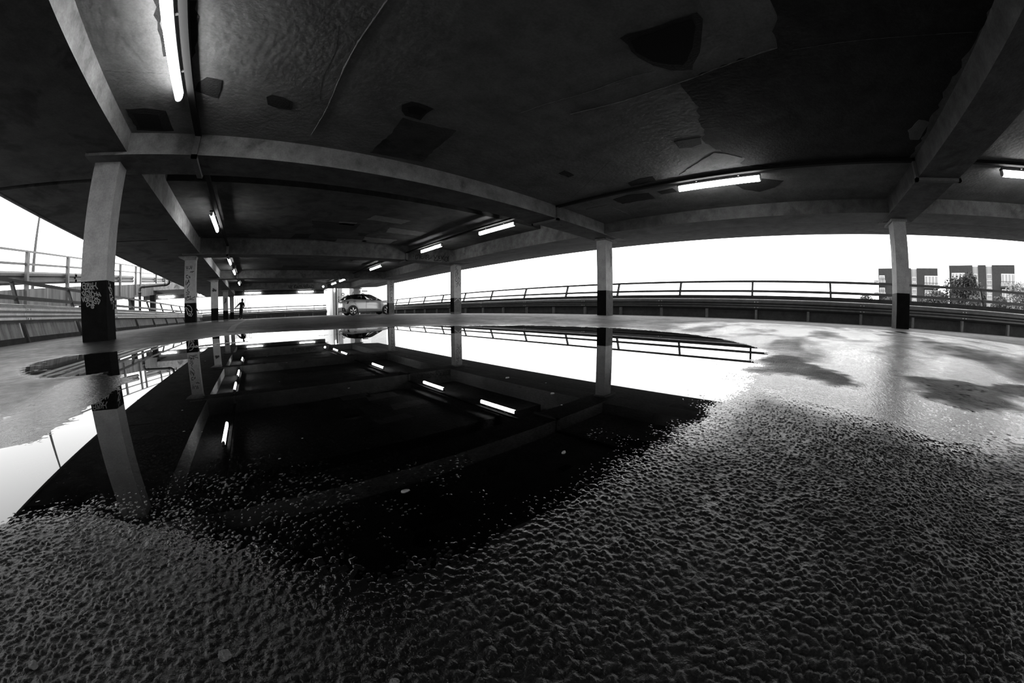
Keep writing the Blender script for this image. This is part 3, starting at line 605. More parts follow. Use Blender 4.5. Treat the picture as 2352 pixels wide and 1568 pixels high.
def ypl(y, off=.004): return lambda u, z, d=0: (u, y - off - d, z)
def xpl(x, off=.004): return lambda u, z, d=0: (x + off + d, u, z)
graffiti('graffiti', D['g_l0'], .013, ypl(YFACE(1)), 'tag_silver', c_l0)['label'] = 'silver handwritten lettering'
graffiti('graffiti', D['g_l0s'], .012, xpl(XL + CW / 2), 'tag_white', c_l0)['label'] = 'white scribbled tag'
graffiti('graffiti', D['g_l1'], .022, ypl(YFACE(2)), 'tag_black', c_l1)['label'] = 'black marker scrawl'
graffiti('graffiti', D['g_l1w'], .022, ypl(YFACE(2)), 'tag_white', c_l1)['label'] = 'white looping tag'
graffiti('graffiti', D['g_r2'], .022, ypl(YFACE(2)), 'tag_grey', c_r2)['label'] = 'looping marker tag'
graffiti('chevron', D['g_r2chev'], .03, ypl(YFACE(2)), 'tag_white', c_r2, smooth=False)['label'] = 'white painted chevron'
graffiti('graffiti', D['g_r3'], .032, ypl(YFACE(3)), 'tag_grey', c_r3)['label'] = 'stacked black letters'
def blot(n, u0, u1, z0, z1, seed):
    r = random.Random(seed)
    return [[(r.uniform(u0, u1), r.uniform(z0, z1)) for _ in range(4)] for _ in range(n)]
graffiti('graffiti', blot(5, XL - .14, XL + .16, 1.72, 1.92, 1), .03, ypl(YFACE(3)), 'tag_black', c_l2)
graffiti('graffiti', blot(5, XL - .1, XL + .1, 1.35, 1.75, 2), .05, ypl(YFACE(4)), 'tag_grey', c_l3)
graffiti('graffiti', blot(4, XR + .03, XR + .19, 1.5, 2.2, 3), .015, ypl(YFACE(1)), 'tag_grey', c_r1)
graffiti('graffiti', blot(6, yk(0) + .1, yk(0) + .2, 1.4, 2.1, 4), .015, lambda u, z, d=0: (XR - CW / 2 + (u - yk(0)) * 2, yk(0) + CD / 2 + .004 + d, z), 'tag_white', c_r0)

# ------------------------------------------------------------------ beams and slabs of the deck above
XEDGE_L, XEDGE_R = -5.20, 11.2
ZSLAB = {-1: 2.73, 0: 2.73, 1: 2.95, 2: 2.86, 3: 2.86, 4: 2.80}
beam_label = {-1: 'cross beam far behind the viewer', 0: 'cross beam running to the column in front of the apartment blocks',
              1: 'pale cross beam nearest ahead, spanning over the puddle', 2: 'cross beam tagged with thick black lettering near the strip lamps',
              3: 'cross beam over the column in front of the car', 4: 'cross beam with a black tag near the end of the deck', 5: 'lamp-lit beam along the open far end'}
beams = {}
for k in range(-1, 6):
    y0, y1 = yk(k) - .41, yk(k) + .35
    zt = 3.3; xe = 9.33 if k < 5 else 7.7          # the last bay is open to the sky beside the stair tower
    b = MB()
    b.quad_prism([(-2.76, y0, ZB + .012), (-2.76, y1, ZB + .012), (-2.76, y1, zt), (-2.76, y0, zt)],
                 [(xe, y0, ZB), (xe, y1, ZB), (xe, y1, zt), (xe, y0, zt)])
    if k < 5: b.quad_prism([(9.33, y0, ZB), (9.33, y1, ZB), (9.33, y1, zt), (9.33, y0, zt)],
                 [(10.0, y0, ZB + .11), (10.0, y1, ZB + .11), (10.0, y1, zt), (10.0, y0, zt)])
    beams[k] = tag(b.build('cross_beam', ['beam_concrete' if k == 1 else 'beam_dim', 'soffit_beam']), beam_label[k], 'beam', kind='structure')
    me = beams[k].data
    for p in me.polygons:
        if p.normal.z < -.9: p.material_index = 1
graffiti('graffiti', D['g_merr'], .035, ypl(yk(2) - .41), 'tag_black', beams[2])['label'] = 'thick black lettering'
graffiti('graffiti', D['g_far'], .055, ypl(yk(4) - .41), 'tag_black', beams[4])['label'] = 'black lettering'

long_l, long_r, ceil = {}, {}, {}
bay_word = {-1: 'behind the viewer', 0: 'over the puddle', 1: 'one bay ahead', 2: 'two bays ahead', 3: 'three bays ahead, before the car', 4: 'at the far end'}
for k in range(-1, 5):
    y0, y1 = yk(k) + .35, yk(k + 1) - .41
    zs = ZSLAB[k]
    o = MB().box(-2.74, -2.09, y0, y1, 2.45, 3.3).build('edge_beam', ['beam_concrete', 'soffit_dark'])
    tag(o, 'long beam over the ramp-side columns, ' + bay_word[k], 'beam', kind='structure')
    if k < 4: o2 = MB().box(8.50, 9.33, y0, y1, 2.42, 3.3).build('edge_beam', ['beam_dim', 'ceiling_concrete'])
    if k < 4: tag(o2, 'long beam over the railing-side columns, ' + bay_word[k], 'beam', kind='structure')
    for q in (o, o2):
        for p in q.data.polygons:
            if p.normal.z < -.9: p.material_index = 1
    # joint slots where the drop-in slab of bay one stops short of the beams
    ya, yb = (y0 + 1.76, y1 - .35) if k == 1 else ((y0, y1 - .06) if k == 2 else (y0, y1))
    c = MB().box(-2.09, 8.5 if k < 4 else 7.7, ya, yb, zs, 3.3)
    ceil[k] = tag(c.build('ceiling', 'ceiling_concrete' if k in (0, -1) else 'ceiling_far'), 'concrete ceiling slab ' + bay_word[k], 'ceiling', kind='structure')
    if k == 1:
        MB().box(-5.1, 8.5, y0, ya, 3.28, 3.3).box(-5.1, 8.5, yb, y1, 3.28, 3.3).build('joint_lining', 'joint_black', ceil[k])
    # cantilevers
    cl = MB()
    for a, c in (((yk(k), 6.12), (6.27, 11.0), (11.12, yk(k + 1))) if k == 1 else (((yk(k), yk(k + 1))),)):
        cl.box(XEDGE_L, -2.74, a, c, 2.465, 3.3)
    tag(cl.build('ceiling_edge', 'soffit_dark'), 'overhanging slab on the ramp side, ' + bay_word[k], 'ceiling', kind='structure')
    if k == 4: continue
    cr = MB()
    cr.quad_prism([(9.33, yk(k), 2.455), (9.33, yk(k), 3.3), (9.33, yk(k + 1), 3.3), (9.33, yk(k + 1), 2.455)],
                  [(XEDGE_R, yk(k), 2.52), (XEDGE_R, yk(k), 3.3), (XEDGE_R, yk(k + 1), 3.3), (XEDGE_R, yk(k + 1), 2.52)])
    tag(cr.build('ceiling_edge', 'beam_dim'), 'overhanging slab on the railing side, ' + bay_word[k], 'ceiling', kind='structure')
# roof deck closing everything from above, with a thin drip edge
rb = MB().box(XEDGE_L - .02, XEDGE_R + .02, yk(-1) - .45, yk(4) + .4, 3.3, 3.5).box(XEDGE_L - .02, 7.72, yk(4) + .4, yk(5) + .4, 3.3, 3.5)
roof = tag(rb.build('roof_deck', 'parapet_concrete'), 'deck of the storey above', 'roof', kind='structure')
MB().box(XEDGE_L - .05, XEDGE_L + .02, yk(-1), yk(5), 2.44, 3.3).build('fascia', 'beam_concrete', roof)
# far cross deck reaching out over the ramp
fd = MB().box(-12.0, XEDGE_L - .05, yk(4) + 1.2, yk(5) + .35, 2.72, 3.3).box(-12.0, -2.76, yk(5) - .41, yk(5) + .35, 2.40, 2.75)
tag(fd.build('ceiling_edge', 'beam_concrete'), 'far deck reaching past the ramp with a lamp under it', 'ceiling', kind='structure')

# repairs, stains and seams of the slab over the puddle
def patch(name, key, m, z, t=.004, parent=None, jag=0.02):
    r = random.Random(key)
    poly = D[key]; P = []
    for i in range(len(poly)):
        a, b = poly[i], poly[(i + 1) % len(poly)]
        n = max(1, int(math.hypot(b[0] - a[0], b[1] - a[1]) / .09))
        for j in range(n):
            q = jag if j else jag * .3
            P.append((a[0] + (b[0] - a[0]) * j / n + r.uniform(-q, q), a[1] + (b[1] - a[1]) * j / n + r.uniform(-q, q)))
    lo = [(x, y, z - t) for x, y in P]; hi = [(x, y, z + .01) for x, y in P]
    return MB().quad_prism(lo, hi).build(name, m, parent or ceil[0])
zc = ZSLAB[0]
patch('stained_area', 'dark', 'ceiling_dark', zc, .003, jag=.04)
for k in ('p1', 'p2', 'p5'): patch('repair_patch', k, 'repair_dark', zc, .006)
for k in ('p3', 'p4', 'p7', 'p8', 'p9', 'p10', 'p11', 'p12'): patch('repair_patch', k, 'repair_dark', zc, .006, jag=.012)
for k in ('p1i', 'p2i', 'p5i'): patch('exposed_core', k, 'repair_black', zc, .009, jag=.012)
patch('repair_patch', 'p6', 'soffit_dark', zc, .005, jag=.015)
for k in ('light1', 'lt2', 'lt3'): patch('repair_patch', k, 'repair_light', zc, .007, jag=.02)
for k in ('lampstain', 'lampstain2'): patch('dark_strip', k, 'repair_dark', zc, .003, jag=.025)  # shadow of the trunking painted on the slab as a dark strip
def seam(key, w, m, t=.006, jag=.006):
    r = random.Random(key); pts = bez_poly(D[key], 8); b = MB()
    L = []
    for i, p in enumerate(pts):
        q = pts[min(i + 1, len(pts) - 1)]; o = pts[max(i - 1, 0)]
        dx, dy = q[0] - o[0], q[1] - o[1]; d = math.hypot(dx, dy) + 1e-9
        j = r.uniform(-jag, jag); ww = w * r.uniform(.5, 1.2) / 2
        L.append(((p[0] - dy / d * (ww + j), p[1] + dx / d * (ww + j)), (p[0] + dy / d * (ww - j), p[1] - dx / d * (ww - j)), p))
    for i in range(len(L) - 1):
        a, b2, c = L[i]; d, e, f = L[i + 1]
        b.face([(a[0], a[1], zc + .001), (c[0], c[1], zc - t), (f[0], f[1], zc - t), (d[0], d[1], zc + .001)])
        b.face([(c[0], c[1], zc - t), (b2[0], b2[1], zc + .001), (e[0], e[1], zc + .001), (f[0], f[1], zc - t)])
    return b.build('mortar_seam', m, ceil[0])
seam('seam1', .022, 'seam_mortar', .008); seam('seam2', .006, 'repair_dark', .001); seam('seam3', .02, 'seam_mortar', .008)
seam('seam4', .006, 'repair_dark', .001); seam('seam5', .012, 'seam_mortar', .005); seam('crack1', .004, 'repair_dark', .001); seam('crack2', .008, 'seam_mortar', .004)
# paler repairs on the darker slabs further on
rr = random.Random(5)
for k, n in ((1, 7), (2, 12), (3, 8)):
    for i in range(n):
        x, y = rr.uniform(0.5, 6.0), (rr.uniform(yk(k) + 4.2, yk(k + 1) - .9) if k == 1 else rr.uniform(yk(k) + .8, yk(k + 1) - .8))
        w, h = rr.uniform(.4, 1.6), rr.uniform(.3, .9)
        D['_q'] = [(x, y), (x + w, y + rr.uniform(-.1, .1)), (x + w, y + h), (x + rr.uniform(-.1, .2), y + h)]
        patch('repair_patch', '_q', 'repair_light' if rr.random() < .4 else 'repair_dark', ZSLAB[k], .006, ceil[k], .03)
D['_q'] = [(3.3, 9.2), (4.5, 9.3), (4.4, 9.8), (3.2, 9.7)]
patch('repair_patch', '_q', 'repair_light', ZSLAB[1], .006, ceil[1], .02)

# ------------------------------------------------------------------ strip lamps and cable trunking
def rounded(w, h, n=10):
    """lower half rounded lamp section in (s, z)"""
    pts = [(-w * .46, .018)]
    for i in range(n + 1):
        a = math.pi + math.pi * i / n
        pts.append((w / 2 * math.cos(a), -h * .35 + h * .65 * math.sin(a)))
    pts.append((w * .46, .018))
    return pts
def strip_lamp(p, length, along, label, zt=2.665):
    """p = start point (x, y); lamp hangs with its top at zt"""
    x, y = p
    e = tag(empty('strip_light', (x, y, zt - .09)), label, 'lamp', 'tube strip lamps under the deck')
    def pt(t, s, z): return (x + s, y + t, zt + z) if along == 'y' else (x + t, y + s, zt + z)
    MB().quad_prism([pt(0, -.047, -.006), pt(0, .047, -.006), pt(0, .047, .03), pt(0, -.047, .03)],
                    [pt(length, -.047, -.006), pt(length, .047, -.006), pt(length, .047, .03), pt(length, -.047, .03)]).build('housing', 'lamp_housing', e)
    sec = rounded(.085, .085)
    MB().quad_prism([pt(.03, s, z - .026) for s, z in sec], [pt(length - .03, s, z - .026) for s, z in sec]).build('diffuser', 'lamp_diffuser', e)
    for a, c in ((0, .03), (length - .03, length)):
        MB().quad_prism([pt(a, s * .96, z * .94 - .026) for s, z in sec], [pt(c, s * .96, z * .94 - .026) for s, z in sec]).build('end_cap', 'lamp_cap', e)
    for t in (.25 * length, .75 * length):
        if along == 'y':
            sx = .07 if x < 0 else -.07
            MB().bar(pt(t, 0, .01), pt(t, sx * 1.1, .03), .03, .02).build('bracket', 'lamp_housing', e)
        else:
            MB().bar(pt(t, 0, .0), pt(t, 0, .055), .03, .02).build('bracket', 'lamp_housing', e)
    return e
XLAMP_L, XLAMP_R = -1.175, 6.50
ramp_side = ['nearest strip lamp, throwing a glow on the pale ceiling', 'second strip lamp of the ramp-side row, under the dark slab', 'third strip lamp of the ramp-side row, past the second beam',
             'fourth strip lamp of the ramp-side row', 'last strip lamp of the ramp-side row']
for (a, b), lb in zip(((2.30, 3.99), (8.87, 10.62), (15.5, 17.25), (19.4, 21.2), (26.1, 28.0)), ramp_side):
    strip_lamp((XLAMP_L, a), b - a, 'y', lb)
rail_side = ['strip lamp cut off by the picture edge beyond the side beam', 'strip lamp on the railing-side row over the puddle', 'strip lamp just past the pale cross beam on the railing-side row', 'strip lamp beside the thick black lettering',
             'strip lamp of the railing-side row between the second and third beams', 'strip lamp before the car, first of a close pair', 'strip lamp before the car, second of a close pair']
for (a, b), lb in zip(((-5.9, -4.21), (.417, 2.10), (6.79, 8.44), (10.72, 12.36), (16.95, 18.75), (24.35, 26.05), (27.2, 28.85)), rail_side):
    strip_lamp((XLAMP_R, a), b - a, 'y', lb)
for x0, x1, lb in ((-10.3, -8.56, 'strip lamp under the far deck beyond the ramp'), (-6.07, -4.3, 'strip lamp on the end beam between two columns'),
                   (-1.07, .72, 'strip lamp on the end beam above the person'), (4.71, 6.49, 'strip lamp on the end beam near the stair tower')):
    strip_lamp((x0, yk(5) - .62), x1 - x0, 'x', lb, zt=2.68)
e = tag(empty('bulkhead_light', (5.95, yk(4) - .46, 2.45)), 'small round lamp on the far cross beam', 'lamp')
MB().tube([(5.95, yk(4) - .41, 2.50), (5.95, yk(4) - .50, 2.50)], [.10, .10], 12).build('base', 'lamp_housing', e)
MB().tube([(5.95, yk(4) - .50, 2.50), (5.95, yk(4) - .56, 2.50)], [.09, .05], 12).build('diffuser', 'lamp_diffuser', e, True)

def trunking(x, label, z=2.69, drop_k=range(-1, 5)):
    e = tag(empty('cable_trunking', (x, 0, z)), label, 'trunking')
    w, h = .085, .05
    for k in range(-1, 5):
        y0, y1 = yk(k) + .35, yk(k + 1) - .41
        zz = min(ZSLAB[k] - .03, z + .02)
        if k == 4: y1 -= .5
        MB().box(x - w / 2, x + w / 2, y0 - .0, y1, zz - h / 2, zz + h / 2).build('run', 'trunking', e)
        yb0, yb1 = yk(k) - .41, yk(k) + .35
        MB().box(x - w / 2, x + w / 2, yb0 - .05, yb0, ZB - .05, zz + h / 2).build('drop', 'trunking_pale', e)
        MB().box(x - w / 2, x + w / 2, yb0 - .05, yb1 + .05, ZB - .05, ZB + .0).build('run', 'trunking_pale', e)
        MB().box(x - w / 2, x + w / 2, yb1, yb1 + .05, ZB - .05, zz + h / 2).build('drop', 'trunking_pale', e)
    return e
trunking(-1.05, 'cable trunking along the ramp-side lamps, dipping under each beam')
trunking(6.30, 'cable trunking along the railing-side lamps, dipping under each beam')
e = tag(empty('cable_trunking', (0, yk(5) - .5, 2.72)), 'cable trunking above the lamps of the far end beam', 'trunking')
MB().box(-11.5, 8.0, yk(5) - .66, yk(5) - .58, 2.74, 2.79).build('run', 'trunking', e)

# ------------------------------------------------------------------ edge barriers
def w_section(d=.07):
    """corrugated guard rail section, (outward depth o, z) centred, front side at o = -d"""
    f = [(.025, .16), (-.03, .16), (-d, .105), (-d, .06), (-.018, .018), (-.018, -.018), (-d, -.06), (-d, -.105), (-.02, -.15), (0, -.155)]
    bk = [(o + .006, z) for o, z in reversed(f)]
    return f + bk
def barrier(name, label, place, t0, t1, post_t, post_sp, stub_t, stub_sp, kind, wz, rails, rh=.065):
    """place(t, o, z) -> world; o is the distance outward from the foot"""
    lean = .36
    e = tag(empty(name, place((t0 + t1) / 2, 0, 0)), label, 'barrier')
    def slab(nm, m, o0, o1, z0, z1, a, b, o0t=None, o1t=None):
        o0t = o0 if o0t is None else o0t; o1t = o1 if o1t is None else o1t
        return MB().quad_prism([place(a, o0, z0), place(a, o1, z0), place(a, o1t, z1), place(a, o0t, z1)],
                               [place(b, o0, z0), place(b, o1, z0), place(b, o1t, z1), place(b, o0t, z1)]).build(nm, m, e)
    posts = []
    t = post_t
    while t - post_sp > t0: t -= post_sp
    while t < t1: posts.append(t); t += post_sp
    if kind == 'parapet':
        slab('parapet', 'parapet_concrete', .06, .30, -.3, .72, t0, t1, .24, .44)
    else:
        slab('kerb', 'kerb_dark', -.02, .25, -.3, .095, t0, t1, .06, .28)
        for i in range(len(posts) - 1):
            slab('panel', 'panel_concrete', .13, .21, .095, .40, posts[i] + .05, posts[i + 1] - .05, .235, .315)
    top = rails[0]
    for zr, hh in zip(rails, (rh, rh + .005)):
        slab('handrail' if zr == top else 'middle_rail', 'rail_steel', zr * lean - .015, zr * lean + .045, zr - hh, zr, t0, t1)
    zlow = .70 if kind == 'parapet' else 0.0
    for q in posts:
        MB().quad_prism([place(q - .03, zlow * lean - .01, zlow), place(q + .03, zlow * lean - .01, zlow), place(q + .03, zlow * lean + .07, zlow), place(q - .03, zlow * lean + .07, zlow)],
                        [place(q - .03, top * lean - .01, top - .02), place(q + .03, top * lean - .01, top - .02), place(q + .03, top * lean + .07, top - .02), place(q - .03, top * lean + .07, top - .02)]).build('post', 'post_steel', e)
    # corrugated rail in overlapping lengths
    sec = w_section(); L = stub_sp * 2 if kind == 'parapet' else post_sp * 2
    t = stub_t
    while t - L > t0: t -= L
    oo = -.07 if kind == 'parapet' else .04
    while t < t1:
        a, b = t - .12, min(t + L + .12, t1)
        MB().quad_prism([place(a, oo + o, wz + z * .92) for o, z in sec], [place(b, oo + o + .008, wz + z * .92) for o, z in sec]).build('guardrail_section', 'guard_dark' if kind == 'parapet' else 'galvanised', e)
        MB().tube([place(a, oo - .012, wz + .150), place(b, oo - .004, wz + .150)], .017, 8).build('rail_highlight', 'galvanised', e, True)  # added pale tube, paints the skylit top edge of the rail
        for bb in (a + .06, a + .16):
            for zz in (.08, -.08):
                MB().tube([place(bb, oo - .06, wz + zz), place(bb, oo - .085, wz + zz)], .014, 6).build('bolt', 'galvanised', e)
        t += L
    t = stub_t
    while t - stub_sp > t0: t -= stub_sp
    while t < t1 and kind == 'parapet':
        MB().quad_prism([place(t - .035, -.05, -.05), place(t + .035, -.05, -.05), place(t + .035, .05, -.05), place(t - .035, .05, -.05)],
                        [place(t - .035, -.06, wz + .1), place(t + .035, -.06, wz + .1), place(t + .035, .04, wz + .1), place(t - .035, .04, wz + .1)]).build('stub_post', 'stub_steel', e)
        t += stub_sp
    return e
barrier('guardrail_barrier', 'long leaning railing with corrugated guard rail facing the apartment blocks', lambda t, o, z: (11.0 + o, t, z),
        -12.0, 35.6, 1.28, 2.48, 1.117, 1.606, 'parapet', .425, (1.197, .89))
barrier('guardrail_barrier', 'leaning railing with pale concrete panels on the ramp side', lambda t, o, z: (-4.72 - o, t, z),
        -12.0, 32.0, 6.98, 2.48, 6.98, 2.48, 'panel', .485, (1.12, .82))
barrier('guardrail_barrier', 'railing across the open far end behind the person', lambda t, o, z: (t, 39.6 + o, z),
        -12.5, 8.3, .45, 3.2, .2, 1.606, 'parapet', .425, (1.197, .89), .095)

# ------------------------------------------------------------------ neighbouring ramp, rising away
RX, RS = -9.0, .0886
def rz(y, c): return c + RS * y
ramp = MB()
def ramp_prism(b, x0, x1, y0, y1, lo, hi):
    b.quad_prism([(x0, y0, rz(y0, lo)), (x1, y0, rz(y0, lo)), (x1, y0, rz(y0, hi)), (x0, y0, rz(y0, hi))],
                 [(x0, y1, rz(y1, lo)), (x1, y1, rz(y1, lo)), (x1, y1, rz(y1, hi)), (x0, y1, rz(y1, hi))])
    return b
ramp_prism(ramp, RX - .35, RX, -8, 42, -.42, .43)
ro = tag(ramp.build('ramp', 'ramp_concrete'), 'streaked concrete ramp rising beyond the railing', 'ramp', kind='structure')
ramp_prism(MB(), RX - 5.5, RX - .35, -8, 42, -.2, .12).build('ramp_deck', 'ramp_concrete', ro)
ramp_prism(MB(), RX - 5.85, RX - 5.5, -8, 42, -.42, .43).build('ramp_wall', 'ramp_concrete', ro)
for y, w in ((20.0, .35), (24.4, .45), (28.5, .4), (34.5, .5)):
    o = MB().box(RX - 1.2, RX - 1.2 + w, y, y + w, -7, rz(y, -.3)).build('ramp_pier', 'parapet_concrete', ro)
rg = tag(empty('ramp_guardrail', (RX, 17, rz(17, .43))), 'pale railing with corrugated guard rail along the rising ramp', 'barrier')
ramp_prism(MB(), RX - .03, RX + .03, -8, 42, 1.62, 1.68).build('handrail', 'ramp_steel', rg)
ramp_prism(MB(), RX - .03, RX + .03, -8, 42, 1.20, 1.27).build('middle_rail', 'ramp_steel', rg)
for y in (0.1, 3.3, 6.6, 9.85, 13.1, 16.4, 19.7, 23.4, 26.6, 27.75, 32.3, 35.5, 38.8):
    MB().box(RX - .02, RX + .12, y - .07, y + .07, rz(y, -.25), rz(y, 1.62)).build('post', 'ramp_steel', rg)
sec = [(0, .215), (-.02, .21), (-.08, .15), (-.08, .07), (-.02, .02), (-.02, -.02), (-.08, -.07), (-.08, -.15), (-.02, -.21), (0, -.215)]
sec = sec + [(o + .01, z) for o, z in reversed(sec)]
for a, b in ((-8, 4.5), (4.3, 10.9), (10.7, 17.5), (17.3, 26.4), (27.9, 35), (34.8, 42)):
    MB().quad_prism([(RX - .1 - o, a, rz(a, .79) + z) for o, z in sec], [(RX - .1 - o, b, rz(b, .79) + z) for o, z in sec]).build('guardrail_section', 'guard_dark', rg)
# drain pipe from the slab edge to the ramp
dp = tag(empty('drain_pipe', (-5.3, 21.9, 2.4)), 'black drain pipe bending from the slab edge towards the ramp', 'pipe')
MB().tube([(-5.27, 21.95, 2.60), (-5.27, 21.95, 2.42), (-5.30, 21.95, 2.30), (-5.40, 21.95, 2.24), (-7.0, 21.95, 2.19), (-7.08, 21.95, 2.15), (-7.12, 21.95, 2.05), (-7.12, 21.95, -2.0)], .085, 12).build('pipe', 'pipe_black', dp, True)
for q in ((-5.56, 2.236), (-6.85, 2.195)):
    MB().tube([(q[0] - .06, 21.95, q[1] - .002), (q[0] + .06, 21.95, q[1] + .002)], .10, 12).build('collar', 'pipe_black', dp, True)
MB().tube([(-7.12, 21.95, 1.92), (-7.12, 21.95, 1.80)], .10, 12).build('collar', 'pipe_black', dp, True)

# ------------------------------------------------------------------ stair tower behind the car
CYF, KS = 36.5, 36.5 / 33.5
def kx(x): return x * KS
def kz(z): return .153 + (z - .153) * KS
core = tag(MB().box(kx(8.0), kx(13.36), CYF + .15, 44.0, -.1, 8.0).build('wall_core', 'white_wall'), 'white stair tower wall behind the parked car', 'wall', kind='structure')
MB().box(kx(8.6), kx(11.6), CYF + .001, CYF + .15, -.1, 7.6).build('wall_panel', 'white_wall', core)
MB().box(kx(11.6), kx(13.36), CYF + .01, CYF + .15, -.1, 8.0).build('brick_panel', 'white_brick', core)
MB().box(kx(8.22), kx(8.6), CYF - .03, CYF + .15, -.1, kz(2.75)).build('pilaster', 'wall_grey', core)
MB().box(kx(9.40), kx(10.55), CYF - .04, CYF + .15, kz(1.55), kz(3.2)).build('pilaster', 'wall_grey', core)
MB().box(kx(10.7), kx(11.3), CYF - .01, CYF + .02, kz(2.30), kz(2.38)).build('vent_slot', 'tag_black', core)
MB().box(kx(7.66), kx(7.86), CYF - .25, CYF + .1, -.1, kz(2.75)).build('door_post', 'wall_grey', core)
MB().box(kx(7.88), kx(8.05), CYF - .1, CYF + .15, -.1, kz(2.6)).build('door_post', 'tag_black', core)
MB().box(FX1 - .2, 15.5, 34.0, FY1 - .1, -.5, -.012).build('landing', 'kerb_dark', core)
graffiti('graffiti', [[(kx(u), kz(z)) for u, z in st] for st in D['g_core']], .06, ypl(CYF, .045), 'tag_black', core)
e = tag(empty('wall_light', (kx(7.76), CYF - .3, 2.6)), 'small upright lamp on the post of the stair tower', 'lamp')
MB().box(kx(7.74), kx(7.80), CYF - .27, CYF - .25, 2.45, 3.0).build('base', 'lamp_housing', e)
MB().tube([(kx(7.77), CYF - .31, 2.47), (kx(7.77), CYF - .31, 2.98)], .045, 10).build('diffuser', 'lamp_diffuser', e, True)

